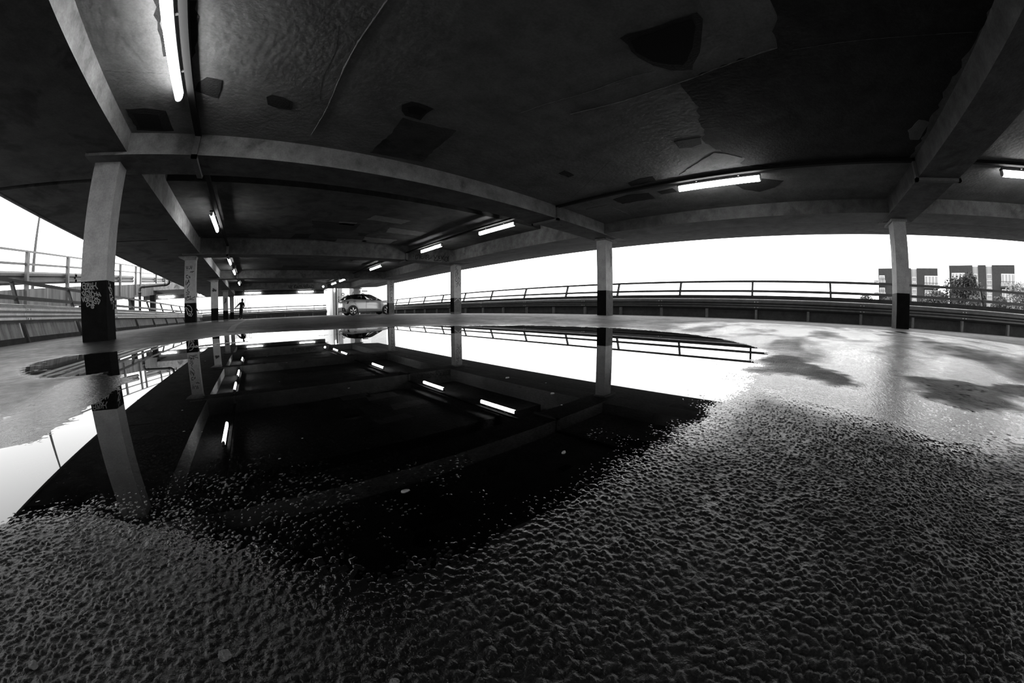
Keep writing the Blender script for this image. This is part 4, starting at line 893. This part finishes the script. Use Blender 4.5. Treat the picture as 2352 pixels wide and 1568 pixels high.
# ------------------------------------------------------------------ parked hatchback
def hatchback(loc):
    e = tag(empty('car', loc), 'light silver hatchback parked behind the lettered column', 'car')
    def P(x, y, z): return (loc[0] + x, loc[1] + .87 + y, loc[2] + z)
    st = [(-.70, .30, .86, .58), (-.66, .24, .95, .70), (-.52, .22, 1.06, .82), (-.14, .21, 1.13, .87), (.30, .20, 1.11, .875), (1.0, .20, 1.075, .875), (1.7, .20, 1.03, .875),
          (2.16, .20, .975, .87), (2.5, .20, .93, .86), (2.9, .20, .86, .83), (3.18, .22, .76, .74), (3.32, .32, .62, .60)]
    b = MB(); rings = []
    for x, zb, zs, w in st:
        h = zs - zb
        half = [(w * .90, zb), (w * .985, zb + .10 * h), (w, zb + .30 * h), (w * .985, zb + .40 * h), (w * .995, zb + .62 * h), (w * .985, zb + .80 * h), (w * .955, zs - .012), (w * .86, zs + .012), (w * .45, zs + .035)]
        rings.append([P(x, -y, z) for y, z in half] + [P(x, 0, zs + .042)] + [P(x, y, z) for y, z in reversed(half)])
    n0 = 0; k = len(rings[0])
    for r in rings: b.v += r
    for i in range(len(rings) - 1):
        for j in range(k):
            q = (j + 1) % k
            b.f.append((i * k + j, i * k + q, (i + 1) * k + q, (i + 1) * k + j)); b.m.append(0)
    b.f.append(tuple(range(k))); b.f.append(tuple((len(rings) - 1) * k + j for j in range(k))); b.m += [0, 0]
    body = b.build('body', 'car_paint', e, True)
    top = [(-.34, 1.30), (-.16, 1.375), (.26, 1.43), (.75, 1.445), (1.22, 1.415), (1.46, 1.36)]
    belt = [(-.50, 1.07), (-.12, 1.13), (.10, 1.105), (1.0, 1.075), (1.55, 1.04), (2.16, .975)]
    yt = [.55, .58, .60, .61, .60, .57]; yb = [.72, .80, .825, .83, .83, .80]
    rf = MB()
    for i in range(5):
        a, c = top[i], top[i + 1]
        rows = [(-1, 0), (-.85, .028), (0, .045), (.85, .028), (1, 0)]
        for q in range(4):
            (s0, d0), (s1, d1) = rows[q], rows[q + 1]
            rf.face([P(a[0], s0 * yt[i], a[1] + d0), P(c[0], s0 * yt[i + 1], c[1] + d0), P(c[0], s1 * yt[i + 1], c[1] + d1), P(a[0], s1 * yt[i], a[1] + d1)])
    rf.build('roof', 'car_paint', e, True)
    for s in (-1, 1):
        def side(i, off=0): return P(top[i][0], s * (yt[i] + off), top[i][1]), P(belt[i][0], s * (yb[i] + off), belt[i][1])
        for i, nm, m in ((0, 'quarter_panel', 'car_black'), (1, 'rear_window', 'car_glass_dark'), (2, 'rear_window', 'car_glass_dark'), (3, 'front_window', 'car_glass'), (4, 'front_window', 'car_glass')):
            t0, b0 = side(i); t1, b1 = side(i + 1)
            MB().face([t0, t1, b1, b0]).build(nm, m, e)
        t3, b3 = side(3, .004)
        MB().bar(t3, b3, .13, .02, up=(1, 0, 0)).build('pillar', 'car_black', e)
        MB().tube([side(4, .003)[0], side(5, .003)[0], side(5, .003)[1]], .035, 6).build('pillar', 'car_black', e)
        MB().tube([side(i, .003)[0] for i in range(5)], .022, 6).build('window_trim', 'car_black', e)
        MB().tube([side(i, .003)[1] for i in range(6)], .018, 6).build('window_trim', 'car_black', e)
        mr = MB().tube([P(1.72, s * .86, 1.06), P(1.72, s * .96, 1.09), P(1.72, s * 1.02, 1.09)], [.04, .085, .06], 8).build('mirror', 'car_paint', e, True)
        for x, z in ((.02, .955), (.97, .90)):
            MB().box(P(x, 0, 0)[0], P(x + .20, 0, 0)[0], P(0, s * .878 - .012, 0)[1], P(0, s * .878 + .012, 0)[1], loc[2] + z - .018, loc[2] + z + .018).build('door_handle', 'car_trim', e)
        MB().tube([P(.98, s * .868, 1.05), P(.985, s * .877, .8), P(.975, s * .874, .5), P(.98, s * .87, .26)], .006, 4).build('door_seam', 'car_trim', e)
        MB().tube([P(2.03, s * .868, .98), P(2.06, s * .877, .8), P(2.04, s * .874, .5), P(2.04, s * .865, .26)], .006, 4).build('door_seam', 'car_trim', e)
        MB().tube([P(.12, s * .868, 1.08), P(.10, s * .877, .9), P(.30, s * .877, .62), P(.45, s * .874, .45)], .006, 4).build('door_seam', 'car_trim', e)
        MB().quad_prism([P(.3, s * .80, .15), P(2.3, s * .80, .15), P(2.3, s * .868, .15), P(.3, s * .868, .15)],
                        [P(.3, s * .80, .235), P(2.3, s * .80, .235), P(2.3, s * .872, .235), P(.3, s * .872, .235)]).build('sill', 'car_black', e)
        MB().tube([P(.42, s * .872, .36), P(1.1, s * .884, .40), P(2.05, s * .878, .43)], [.008, .028, .012], 6).build('side_crease', 'car_paint', e, True)
        for x in (0, 2.57):
            # arch, tyre, rim, spokes
            arch = [(x + .385 * math.cos(a), .315 + .385 * math.sin(a)) for a in [math.pi * (i / 16.0 * 1.16 - .08) for i in range(17)]]
            MB().quad_prism([P(u, s * .80, z) for u, z in arch], [P(u, s * .885, z) for u, z in arch]).build('wheel_arch', 'car_black', e)
            ty = MB().tube([P(x, s * .68, .31), P(x, s * .70, .31), P(x, s * .86, .31), P(x, s * .892, .31)], [.285, .31, .31, .285], 28).build('tyre', 'tyre', e, True)
            MB().tube([P(x, s * .888, .31), P(x, s * .896, .31)], [.235, .232], 24).build('rim', 'car_black', ty, True)
            for q in range(5):
                a = 2 * math.pi * q / 5 + .3
                for da in (-.16, .16):
                    MB().bar(P(x + .05 * math.cos(a), s * .905, .31 + .05 * math.sin(a)), P(x + .22 * math.cos(a + da), s * .900, .31 + .22 * math.sin(a + da)), .035, .014, up=(0, 1, 0)).build('spoke', 'alloy', ty)
            ring = [P(x + .228 * math.cos(2 * math.pi * i / 24), s * .898, .31 + .228 * math.sin(2 * math.pi * i / 24)) for i in range(25)]
            MB().tube(ring, .010, 5).build('rim_edge', 'alloy', ty, True)
        # tail lamps
        MB().quad_prism([P(-.70, s * .60, .93), P(-.62, s * .80, .95), P(-.20, s * .882, .97), P(-.30, s * .884, .93), P(-.36, s * .884, .78), P(-.60, s * .80, .84)],
                        [P(-.66, s * .55, .93), P(-.58, s * .76, .95), P(-.20, s * .85, .97), P(-.30, s * .85, .93), P(-.36, s * .85, .78), P(-.56, s * .76, .84)]).build('tail_lamp', 'car_lamp', e)
        MB().quad_prism([P(2.95, s * .825, .72), P(3.28, s * .66, .62), P(3.25, s * .68, .56), P(2.95, s * .835, .62)],
                        [P(2.95, s * .79, .72), P(3.24, s * .62, .62), P(3.2, s * .64, .56), P(2.95, s * .8, .62)]).build('headlamp', 'car_lamp', e)
    MB().face([P(1.46, -.57, 1.36), P(1.46, .57, 1.36), P(2.16, .80, .975), P(2.16, -.80, .975)]).build('windscreen', 'car_glass', e)
    MB().face([P(-.34, -.55, 1.30), P(-.34, .55, 1.30), P(-.60, .68, 1.06), P(-.60, -.68, 1.06)]).build('rear_glass', 'car_glass_dark', e)
    MB().quad_prism([P(-.44, -.55, 1.275), P(-.44, .55, 1.275), P(-.20, .57, 1.36), P(-.20, -.57, 1.36)],
                    [P(-.44, -.55, 1.315), P(-.44, .55, 1.315), P(-.20, .57, 1.40), P(-.20, -.57, 1.40)]).build('spoiler', 'car_black', e)
    MB().quad_prism([P(-.73, -.62, .30), P(-.73, .62, .30), P(-.50, .84, .26), P(-.50, -.84, .26)],
                    [P(-.74, -.62, .56), P(-.74, .62, .56), P(-.56, .80, .50), P(-.56, -.80, .50)]).build('rear_bumper', 'car_black', e)
    MB().box(P(-.4, 0, 0)[0], P(3.1, 0, 0)[0], P(0, -.7, 0)[1], P(0, .7, 0)[1], loc[2] + .16, loc[2] + .30).build('underbody', 'car_black', e)
    for y in (-.36, .36):
        MB().box(P(.86, 0, 0)[0], P(1.0, 0, 0)[0], P(0, y - .2, 0)[1], P(0, y + .2, 0)[1], loc[2] + .9, loc[2] + 1.18).build('seat', 'car_trim', e)
        MB().tube([P(.90, y, 1.18), P(.90, y, 1.34)], [.11, .09], 8).build('headrest', 'seat_cloth', e, True)
    MB().tube([P(1.62, -.25, 1.36), P(1.66, -.45, 1.28)], .02, 5).build('rear_mirror', 'car_black', e)
    return e
hatchback((6.69, 23.0, 0.0))

# ------------------------------------------------------------------ person at the far end
def person(loc):
    e = tag(empty('person', loc), 'person in dark clothes and cap swinging an arm out while stepping, light shoes', 'person')
    J = {'pel': (-.01, 0, .90, .135, .10), 'waist': (0, 0, 1.06, .13, .095), 'chest': (.06, 0, 1.28, .165, .11), 'neck0': (.09, 0, 1.46, .075, .07), 'neck': (.10, -.01, 1.54, .055, .055),
         'head0': (.115, -.02, 1.60, .075, .085), 'head1': (.12, -.02, 1.68, .085, .10), 'head2': (.12, -.01, 1.765, .06, .07),
         'ls': (-.10, 0, 1.41, .075, .07), 'le': (-.31, .05, 1.23, .055, .055), 'lw': (-.48, .02, 1.08, .038, .038), 'lh': (-.56, .0, 1.02, .04, .025),
         'rs': (.235, 0, 1.40, .075, .07), 're': (.27, .10, 1.15, .05, .05), 'rw': (.16, -.02, 1.0, .035, .035), 'rh': (.10, -.08, .96, .04, .03),
         'lhip': (-.09, 0, .84, .095, .095), 'lk': (-.11, .06, .47, .062, .065), 'la': (-.25, .22, .16, .042, .045), 'lf': (-.30, .14, .06, .04, .035),
         'rhip': (.07, 0, .84, .095, .095), 'rk': (.03, -.06, .46, .062, .065), 'ra': (.02, 0, .09, .042, .045), 'rf': (.04, -.15, .04, .04, .035)}
    E = [('pel', 'waist'), ('waist', 'chest'), ('chest', 'neck0'), ('neck0', 'neck'), ('neck', 'head0'), ('head0', 'head1'), ('head1', 'head2'), ('chest', 'ls'), ('ls', 'le'), ('le', 'lw'), ('lw', 'lh'),
         ('chest', 'rs'), ('rs', 're'), ('re', 'rw'), ('rw', 'rh'), ('pel', 'lhip'), ('lhip', 'lk'), ('lk', 'la'), ('la', 'lf'), ('pel', 'rhip'), ('rhip', 'rk'), ('rk', 'ra'), ('ra', 'rf')]
    # fingers, unequal and slightly curled
    for h, w, s in (('lh', 'lw', -1), ('rh', 'rw', 1)):
        a, b = Vector(J[w][:3]), Vector(J[h][:3]); d = (b - a).normalized()
        sd = d.cross(Vector((0, 0, 1))).normalized(); up = sd.cross(d)
        for i, (L, off) in enumerate(((.075, -.032), (.088, -.011), (.083, .010), (.065, .031))):
            p1 = b + d * .02 + sd * off; p2 = p1 + d * L * .55 - up * .008; p3 = p2 + d * L * .4 - up * .028
            for nm, p, r in (('a', p1, .0095), ('b', p2, .009), ('c', p3, .007)): J['%s%d%s' % (h, i, nm)] = (*p, r, r)
            E += [(h, '%s%da' % (h, i)), ('%s%da' % (h, i), '%s%db' % (h, i)), ('%s%db' % (h, i), '%s%dc' % (h, i))]
        t1 = b - d * .02 + sd * -.045; t2 = t1 + d * .035 + sd * -.02; t3 = t2 + d * .03
        for nm, p, r in (('ta', t1, .011), ('tb', t2, .010), ('tc', t3, .008)): J[h + nm] = (*p, r, r)
        E += [(h, h + 'ta'), (h + 'ta', h + 'tb'), (h + 'tb', h + 'tc')]
    names = list(J)
    me = bpy.data.meshes.new('body')
    me.from_pydata([J[n][:3] for n in names], [(names.index(a), names.index(b)) for a, b in E], [])
    o = bpy.data.objects.new('body', me); COL.objects.link(o); o.parent = e
    o.modifiers.new('skin', 'SKIN')
    for n, sv in zip(names, me.skin_vertices[0].data):
        sv.radius = [q * (1.22 if J[n][3] > .03 else 1.0) for q in J[n][3:5]]; sv.use_root = (n == 'pel')
    ss = o.modifiers.new('sub', 'SUBSURF'); ss.levels = ss.render_levels = 2
    dg = bpy.context.evaluated_depsgraph_get()
    m2 = bpy.data.meshes.new_from_object(o.evaluated_get(dg))
    o.modifiers.clear(); o.data = m2
    m2.materials.clear()
    for q in ('cloth_black', 'skin'): m2.materials.append(MATS[q])
    for p in m2.polygons:
        c = p.center
        p.use_smooth = True
        p.material_index = 1 if (c.z > 1.5 and c.z < 1.72) or (c.x < -.30 and c.z > .9) or (c.y < .06 and c.z < 1.06 and c.z > .9 and (c.x > .085 and c.y < -.06)) else 0
    # face and cap
    hx, hy, hz = .12, -.02, 1.67
    MB().tube([(hx, hy + .0, hz + .035), (hx, hy, hz + .08), (hx, hy, hz + .115), (hx, hy, hz + .13)], [.095, .092, .06, .01], 14).build('cap', 'cloth_black', e, True, local=True)
    MB().quad_prism([(hx - .075, hy - .07, hz + .04), (hx + .075, hy - .07, hz + .04), (hx + .05, hy - .17, hz + .02), (hx - .05, hy - .17, hz + .02)],
                    [(hx - .075, hy - .07, hz + .052), (hx + .075, hy - .07, hz + .052), (hx + .05, hy - .17, hz + .032), (hx - .05, hy - .17, hz + .032)]).build('cap_peak', 'cloth_black', e, local=True)
    MB().tube([(hx, hy - .09, hz + .005), (hx, hy - .115, hz - .02), (hx, hy - .09, hz - .03)], [.008, .016, .012], 6).build('nose', 'skin', e, True, local=True)
    for s in (-1, 1):
        MB().tube([(hx + s * .032, hy - .092, hz), (hx + s * .032, hy - .10, hz)], [.012, .008], 8).build('eye', 'tag_black', e, True, local=True)
        MB().tube([(hx + s * .085, hy + .01, hz - .02), (hx + s * .098, hy + .015, hz), (hx + s * .09, hy + .012, hz + .025)], [.01, .014, .008], 6).build('ear', 'skin', e, True, local=True)
    MB().tube([(hx - .025, hy - .088, hz - .05), (hx, hy - .096, hz - .052), (hx + .025, hy - .088, hz - .05)], .005, 5).build('mouth', 'tag_black', e, True, local=True)
    for (x, y, z), t in (((-.25, .22, .10), (-.33, .08, .055)), ((.02, .02, .05), (.05, -.22, .035))):
        MB().tube([(x, y + .05, z), (x, y, z + .02), ((x + t[0]) / 2, (y + t[1]) / 2, (z + t[2]) / 2 + .005), t], [.045, .062, .055, .035], 10).build('shoe', 'shoe_light', e, True, local=True)
    return e
person((-1.24, 32.6, 0.0))

# ------------------------------------------------------------------ outside: ground, blocks of flats, trees, street lamp
GZ = -7.0
tag(MB().box(-420, 420, -420, 420, GZ - 1, GZ).build('ground', 'outside_ground'), 'street level far below the deck', 'ground', kind='structure')
def frame_at(az, dist):
    a = math.radians(az); o = Vector((math.sin(a) * dist, math.cos(a) * dist, 0)); u = Vector((math.cos(a), -math.sin(a), 0)); n = Vector((math.sin(a), math.cos(a), 0))
    return o, u, n
def block(label, az, dist, walls, strips, wins, balcs, depth=12.0):
    o, u, n = frame_at(az, dist)
    e = tag(empty('apartment_block', (o.x, o.y, GZ)), label, 'building', 'brick apartment blocks beyond the railing')
    def bx(u0, u1, d0, d1, z0, z1, nm, m, par=None):
        q = [o + u * a + n * d for a, d in ((u0, d0), (u1, d0), (u1, d1), (u0, d1))]
        return MB().quad_prism([(p.x, p.y, z0) for p in q], [(p.x, p.y, z1) for p in q]).build(nm, m, par or e)
    for (u0, u1, zt) in walls: bx(u0, u1, 0, depth, GZ, zt, 'wall', 'brick_dark')
    for (u0, u1, zt) in strips: bx(u0, u1, .6, depth - .6, GZ, zt, 'stair_strip', 'facade_white')
    for (u0, u1, z0, z1, d, cols) in wins:
        f = bx(u0, u1, d - .06, d + .1, z0, z1, 'window', 'window_white')
        w = (u1 - u0) / cols
        for i in range(cols): bx(u0 + i * w + .12, u0 + (i + 1) * w - .12, d - .09, d - .05, z0 + .15, z1 - .15, 'pane', 'window_pane', f)
    for (u0, u1, z0) in balcs:
        f = bx(u0 - .2, u1 + .3, -1.1, 0, z0 - .25, z0, 'balcony', 'balcony_dark')
        bx(u0 - .2, u1 + .3, -1.1, -1.04, z0 + .9, z0 + 1.0, 'balcony_rail', 'balcony_dark', f)
        for i in range(5):
            q = u0 - .2 + (u1 - u0 + .5) * i / 4
            bx(q - .03, q + .03, -1.1, -1.04, z0, z0 + .95, 'baluster', 'balcony_dark', f)
        bx(u0 - .2, u1 + .3, -1.08, -1.05, z0 + .05, z0 + .6, 'balcony_panel', 'window_pane', f)
S = .0205
def zb(zy, top, y0): return top - (zy - y0) * S
u = lambda zx: (zx - 670) * S
T = 12.5
Zy = lambda zy: zb(zy, T, 225)
block('lower brick apartment block split by the concrete column', 107.9, 100, [(u(375), u(712), T), (u(780), u(1043), T), (u(292), u(375), T), ],
      [(u(712), u(780), T - .1)],
      [(u(303), u(372), Zy(390), Zy(308), -.02, 1), (u(303), u(372), Zy(525), Zy(450), -.02, 1)] + [(u(718), u(776), Zy(b), Zy(a), .58, 1) for a, b in ((320, 370), (375, 430), (455, 505), (515, 560), (570, 625))] +
      [(u(878), u(1043), Zy(432), Zy(308), -.02, 4), (u(878), u(1043), Zy(590), Zy(462), -.02, 4)],
      [(u(875), u(1043), Zy(438)), (u(875), u(1043), Zy(592)), (u(250), u(372), Zy(398)), (u(250), u(372), Zy(535))])
u2 = lambda zx: (zx - 1742) * S
T2 = 13.1
Zy2 = lambda zy: zb(zy, T2, 178)
block('taller brick apartment block rising behind the dark tree', 118.5, 100, [(u2(1352), u2(1635), T2), (u2(1700), u2(1795), T2), (u2(1865), u2(2130), T2)],
      [(u2(1635), u2(1700), T2 - .2), (u2(1795), u2(1865), T2 - .2)],
      [(u2(1382), u2(1540), Zy2(350), Zy2(258), -.02, 4)] + [(u2(a), u2(b), Zy2(d), Zy2(c), .58, 1) for a, b in ((1640, 1697), (1800, 1862)) for c, d in ((265, 315), (325, 372), (400, 465), (475, 520))] +
      [(u2(1972), u2(2125), Zy2(385), Zy2(265), -.02, 4), (u2(1978), u2(2125), Zy2(540), Zy2(415), -.02, 4), (u2(1978), u2(2125), Zy2(690), Zy2(575), -.02, 3)],
      [(u2(1972), u2(2132), Zy2(392)), (u2(1975), u2(2132), Zy2(545))])
# block past the far end, distance haze mixed into its pale colours
o_, u_, n_ = frame_at(-2.0, 260)
e = tag(empty('tower_block', (o_.x, o_.y, GZ)), 'pale office block seen behind the person', 'building')
def pbx(u0, u1, d0, d1, z0, z1, nm, m, par=None):
    q = [o_ + u_ * a + n_ * d for a, d in ((u0, d0), (u1, d0), (u1, d1), (u0, d1))]
    return MB().quad_prism([(p.x, p.y, z0) for p in q], [(p.x, p.y, z1) for p in q]).build(nm, m, par or e)
pbx(-7.5, 3.4, 0, 14, GZ, 14.0, 'wall', 'facade_haze'); pbx(4.2, 6.6, 0, 14, GZ, 14.4, 'wall', 'facade_haze')
for i in range(6):
    f = pbx(-7.2 + i * 1.75, -6.3 + i * 1.75, -.3, 0, GZ, 13.6, 'pier', 'facade_haze_dark')
for r in range(4):
    for i in range(6): pbx(-6.2 + i * 1.75, -5.5 + i * 1.75, -.1, 0, 1.5 + r * 3.2, 3.6 + r * 3.2, 'window', 'window_white')
for r in range(4): pbx(4.5, 6.3, -.1, 0, 1.5 + r * 3.2, 3.6 + r * 3.2, 'window', 'window_white')

def tree(label, az, dist, ztop, rad, hgt, m, n=2600, seed=1, leaf=.32, name='tree'):
    o, u, nn = frame_at(az, dist); r = random.Random(seed)
    e = tag(empty(name, (o.x, o.y, GZ)), label, 'tree', 'trees beyond the railing')
    MB().tube([(o.x, o.y, GZ), (o.x + .2, o.y, ztop - hgt), (o.x, o.y + .1, ztop - hgt * .35)], [.35, .25, .08], 8).build('trunk', 'bark', e, True)
    b = MB(); cl = []
    for i in range(26):
        a, t = r.uniform(0, 6.283), r.random()
        zz = ztop - hgt * (1 - t) - .1 * hgt
        rr_ = rad * (1 - .55 * t) * math.sqrt(r.random())
        cl.append((o.x + rr_ * math.cos(a), o.y + rr_ * math.sin(a), min(zz, ztop - .4), rad * r.uniform(.2, .38)))
    cl.append((o.x, o.y, ztop - .25 * rad, rad * .25))
    for i in range(n):
        x, y, z, s = r.choice(cl)
        d = Vector((r.gauss(0, 1), r.gauss(0, 1), r.gauss(0, .8))).normalized() * s * r.uniform(.6, 1.05)
        c = Vector((x, y, z)) + d
        a = Vector((r.gauss(0, 1), r.gauss(0, 1), r.gauss(0, 1))).normalized() * leaf; q = a.cross(Vector((r.gauss(0, 1), r.gauss(0, 1), r.gauss(0, 1)))).normalized() * leaf * .6
        b.face([c - a, c + q, c + a, c - q])
    me = bpy.data.meshes.new('crown'); me.from_pydata(b.v, [], b.f); me.update(); me.materials.append(MATS[m])
    k = bpy.data.objects.new('crown', me); COL.objects.link(k); k.parent = e; k.matrix_parent_inverse = Matrix.Translation(-Vector(e.location)); k['kind'] = 'stuff'
    return e
tree('broad dark tree in front of the taller apartment block', 116.0, 72, 7.7, 5.6, 8.0, 'leaf_dark', 12000, 2, .22)
tree('grey-green bush between the two apartment blocks', 111.6, 58, 4.2, 3.0, 4.2, 'leaf_mid', 6000, 3, .17)
tree('pale bush below the broad dark tree', 117.4, 50, 3.2, 2.6, 3.5, 'leaf_mid', 5000, 4, .14)
tree('pale-leaved tree at the picture edge by the railing', 124.3, 42, 3.8, 2.6, 3.6, 'leaf_pale', 5000, 5, .12)
tree('thin shrub tops left of the lower apartment block', 101.6, 62, 3.9, 2.0, 3.2, 'leaf_mid', 1500, 6, .14)
tree('grey shrub at the foot of the lower apartment block', 105.0, 64, 3.7, 2.4, 3.0, 'leaf_mid', 2600, 7, .14)
tree('leafy tree at the foot of the taller apartment block', 121.4, 54, 3.6, 2.6, 3.6, 'leaf_mid', 4500, 8, .15)
o_, u_, n_ = frame_at(-33.55, 34)
e = tag(empty('street_lamp', (o_.x, o_.y, GZ)), 'tall thin street lamp post above the ramp railing', 'lamp post')
MB().tube([(o_.x, o_.y, GZ), (o_.x + .05, o_.y, 4.4), (o_.x + .3, o_.y + .1, 11.5)], [.16, .14, .05], 8).build('pole', 'post_steel', e, True)
MB().bar((o_.x + .3, o_.y + .1, 11.5), (o_.x + 1.2, o_.y + .1, 11.7), .25, .12).build('lamp_head', 'lamp_housing', e)

# ------------------------------------------------------------------ litter on the water and the asphalt
def flake(x, y, z, s, seed, name, m, label, group, cat, hgt=.003):
    r = random.Random(seed); k = 7; a0 = r.uniform(0, 6.28); P = []
    for i in range(k):
        a = a0 + 6.283 * i / k; q = s * r.uniform(.6, 1.1)
        P.append((x + q * math.cos(a) * 1.3, y + q * math.sin(a) * .8))
    return tag(MB().quad_prism([(p[0], p[1], z) for p in P], [(x + (p[0] - x) * .7, y + (p[1] - y) * .7, z + hgt) for p in P]).build(name, m), label, cat, group)
named = [((.741, .619), .008, 'pale leaf scrap on the puddle near the bright reflection'), ((.804, .885), .009, 'pale leaf scrap on the puddle under the reflected lamp row'),
         ((.164, .392), .006, 'grey leaf scrap near the puddle shore ahead'), ((.432, .331), .006, 'leaf scrap in the glittering shore of the puddle')]
for i, (p, s, lb) in enumerate(named): flake(p[0], p[1], ZWATER - .001, s, i, 'leaf_scrap', 'leaf_litter', lb, None, 'leaf')
rr = random.Random(21); cnt = 0
while cnt < 48:
    d, a = rr.uniform(.5, 4.2), math.radians(rr.uniform(-20, 80))
    x, y = d * math.sin(a), d * math.cos(a)
    if float(puddle_sdf(np.array([x]), np.array([y]))[0]) > -.12: continue
    flake(x, y, ZWATER - .001, rr.uniform(.0012, .0022) * (1 + d * .9), cnt + 40, 'leaf_scrap', 'leaf_litter', 'tiny pale scrap floating on the large puddle', 'tiny scraps floating on the puddle', 'leaf', .0015)
    cnt += 1
def stone(x, y, s, seed, label):
    r = random.Random(seed); bm = bmesh.new(); bmesh.ops.create_icosphere(bm, subdivisions=2, radius=s)
    for v in bm.verts: v.co *= r.uniform(.75, 1.2); v.co.z *= .55
    me = bpy.data.meshes.new('pebble'); bm.to_mesh(me); bm.free(); me.materials.append(MATS['stone'])
    o = bpy.data.objects.new('pebble', me); COL.objects.link(o); o.location = (x, y, fz(x, y) + .0012)
    return tag(o, label, 'stone')
stone(-.089, .216, .006, 1, 'rough glinting stone chip on the near asphalt')
stone(-.273, .228, .005, 2, 'stone chip in the near corner beside the puddle')
stone(.024, .142, .0035, 3, 'small pale stone chip at the front of the asphalt')
rg_ = MB(); cx, cy = .444, -.072
zz = fz(cx, cy) + .0006
rg_.tube([(cx + .018 * math.cos(2 * math.pi * i / 24), cy + .018 * math.sin(2 * math.pi * i / 24), zz) for i in range(25)], .0011, 6)
tag(rg_.build('bottle_cap', 'steel_ring', None, True), 'flattened dark ring lying in the rough asphalt', 'ring')
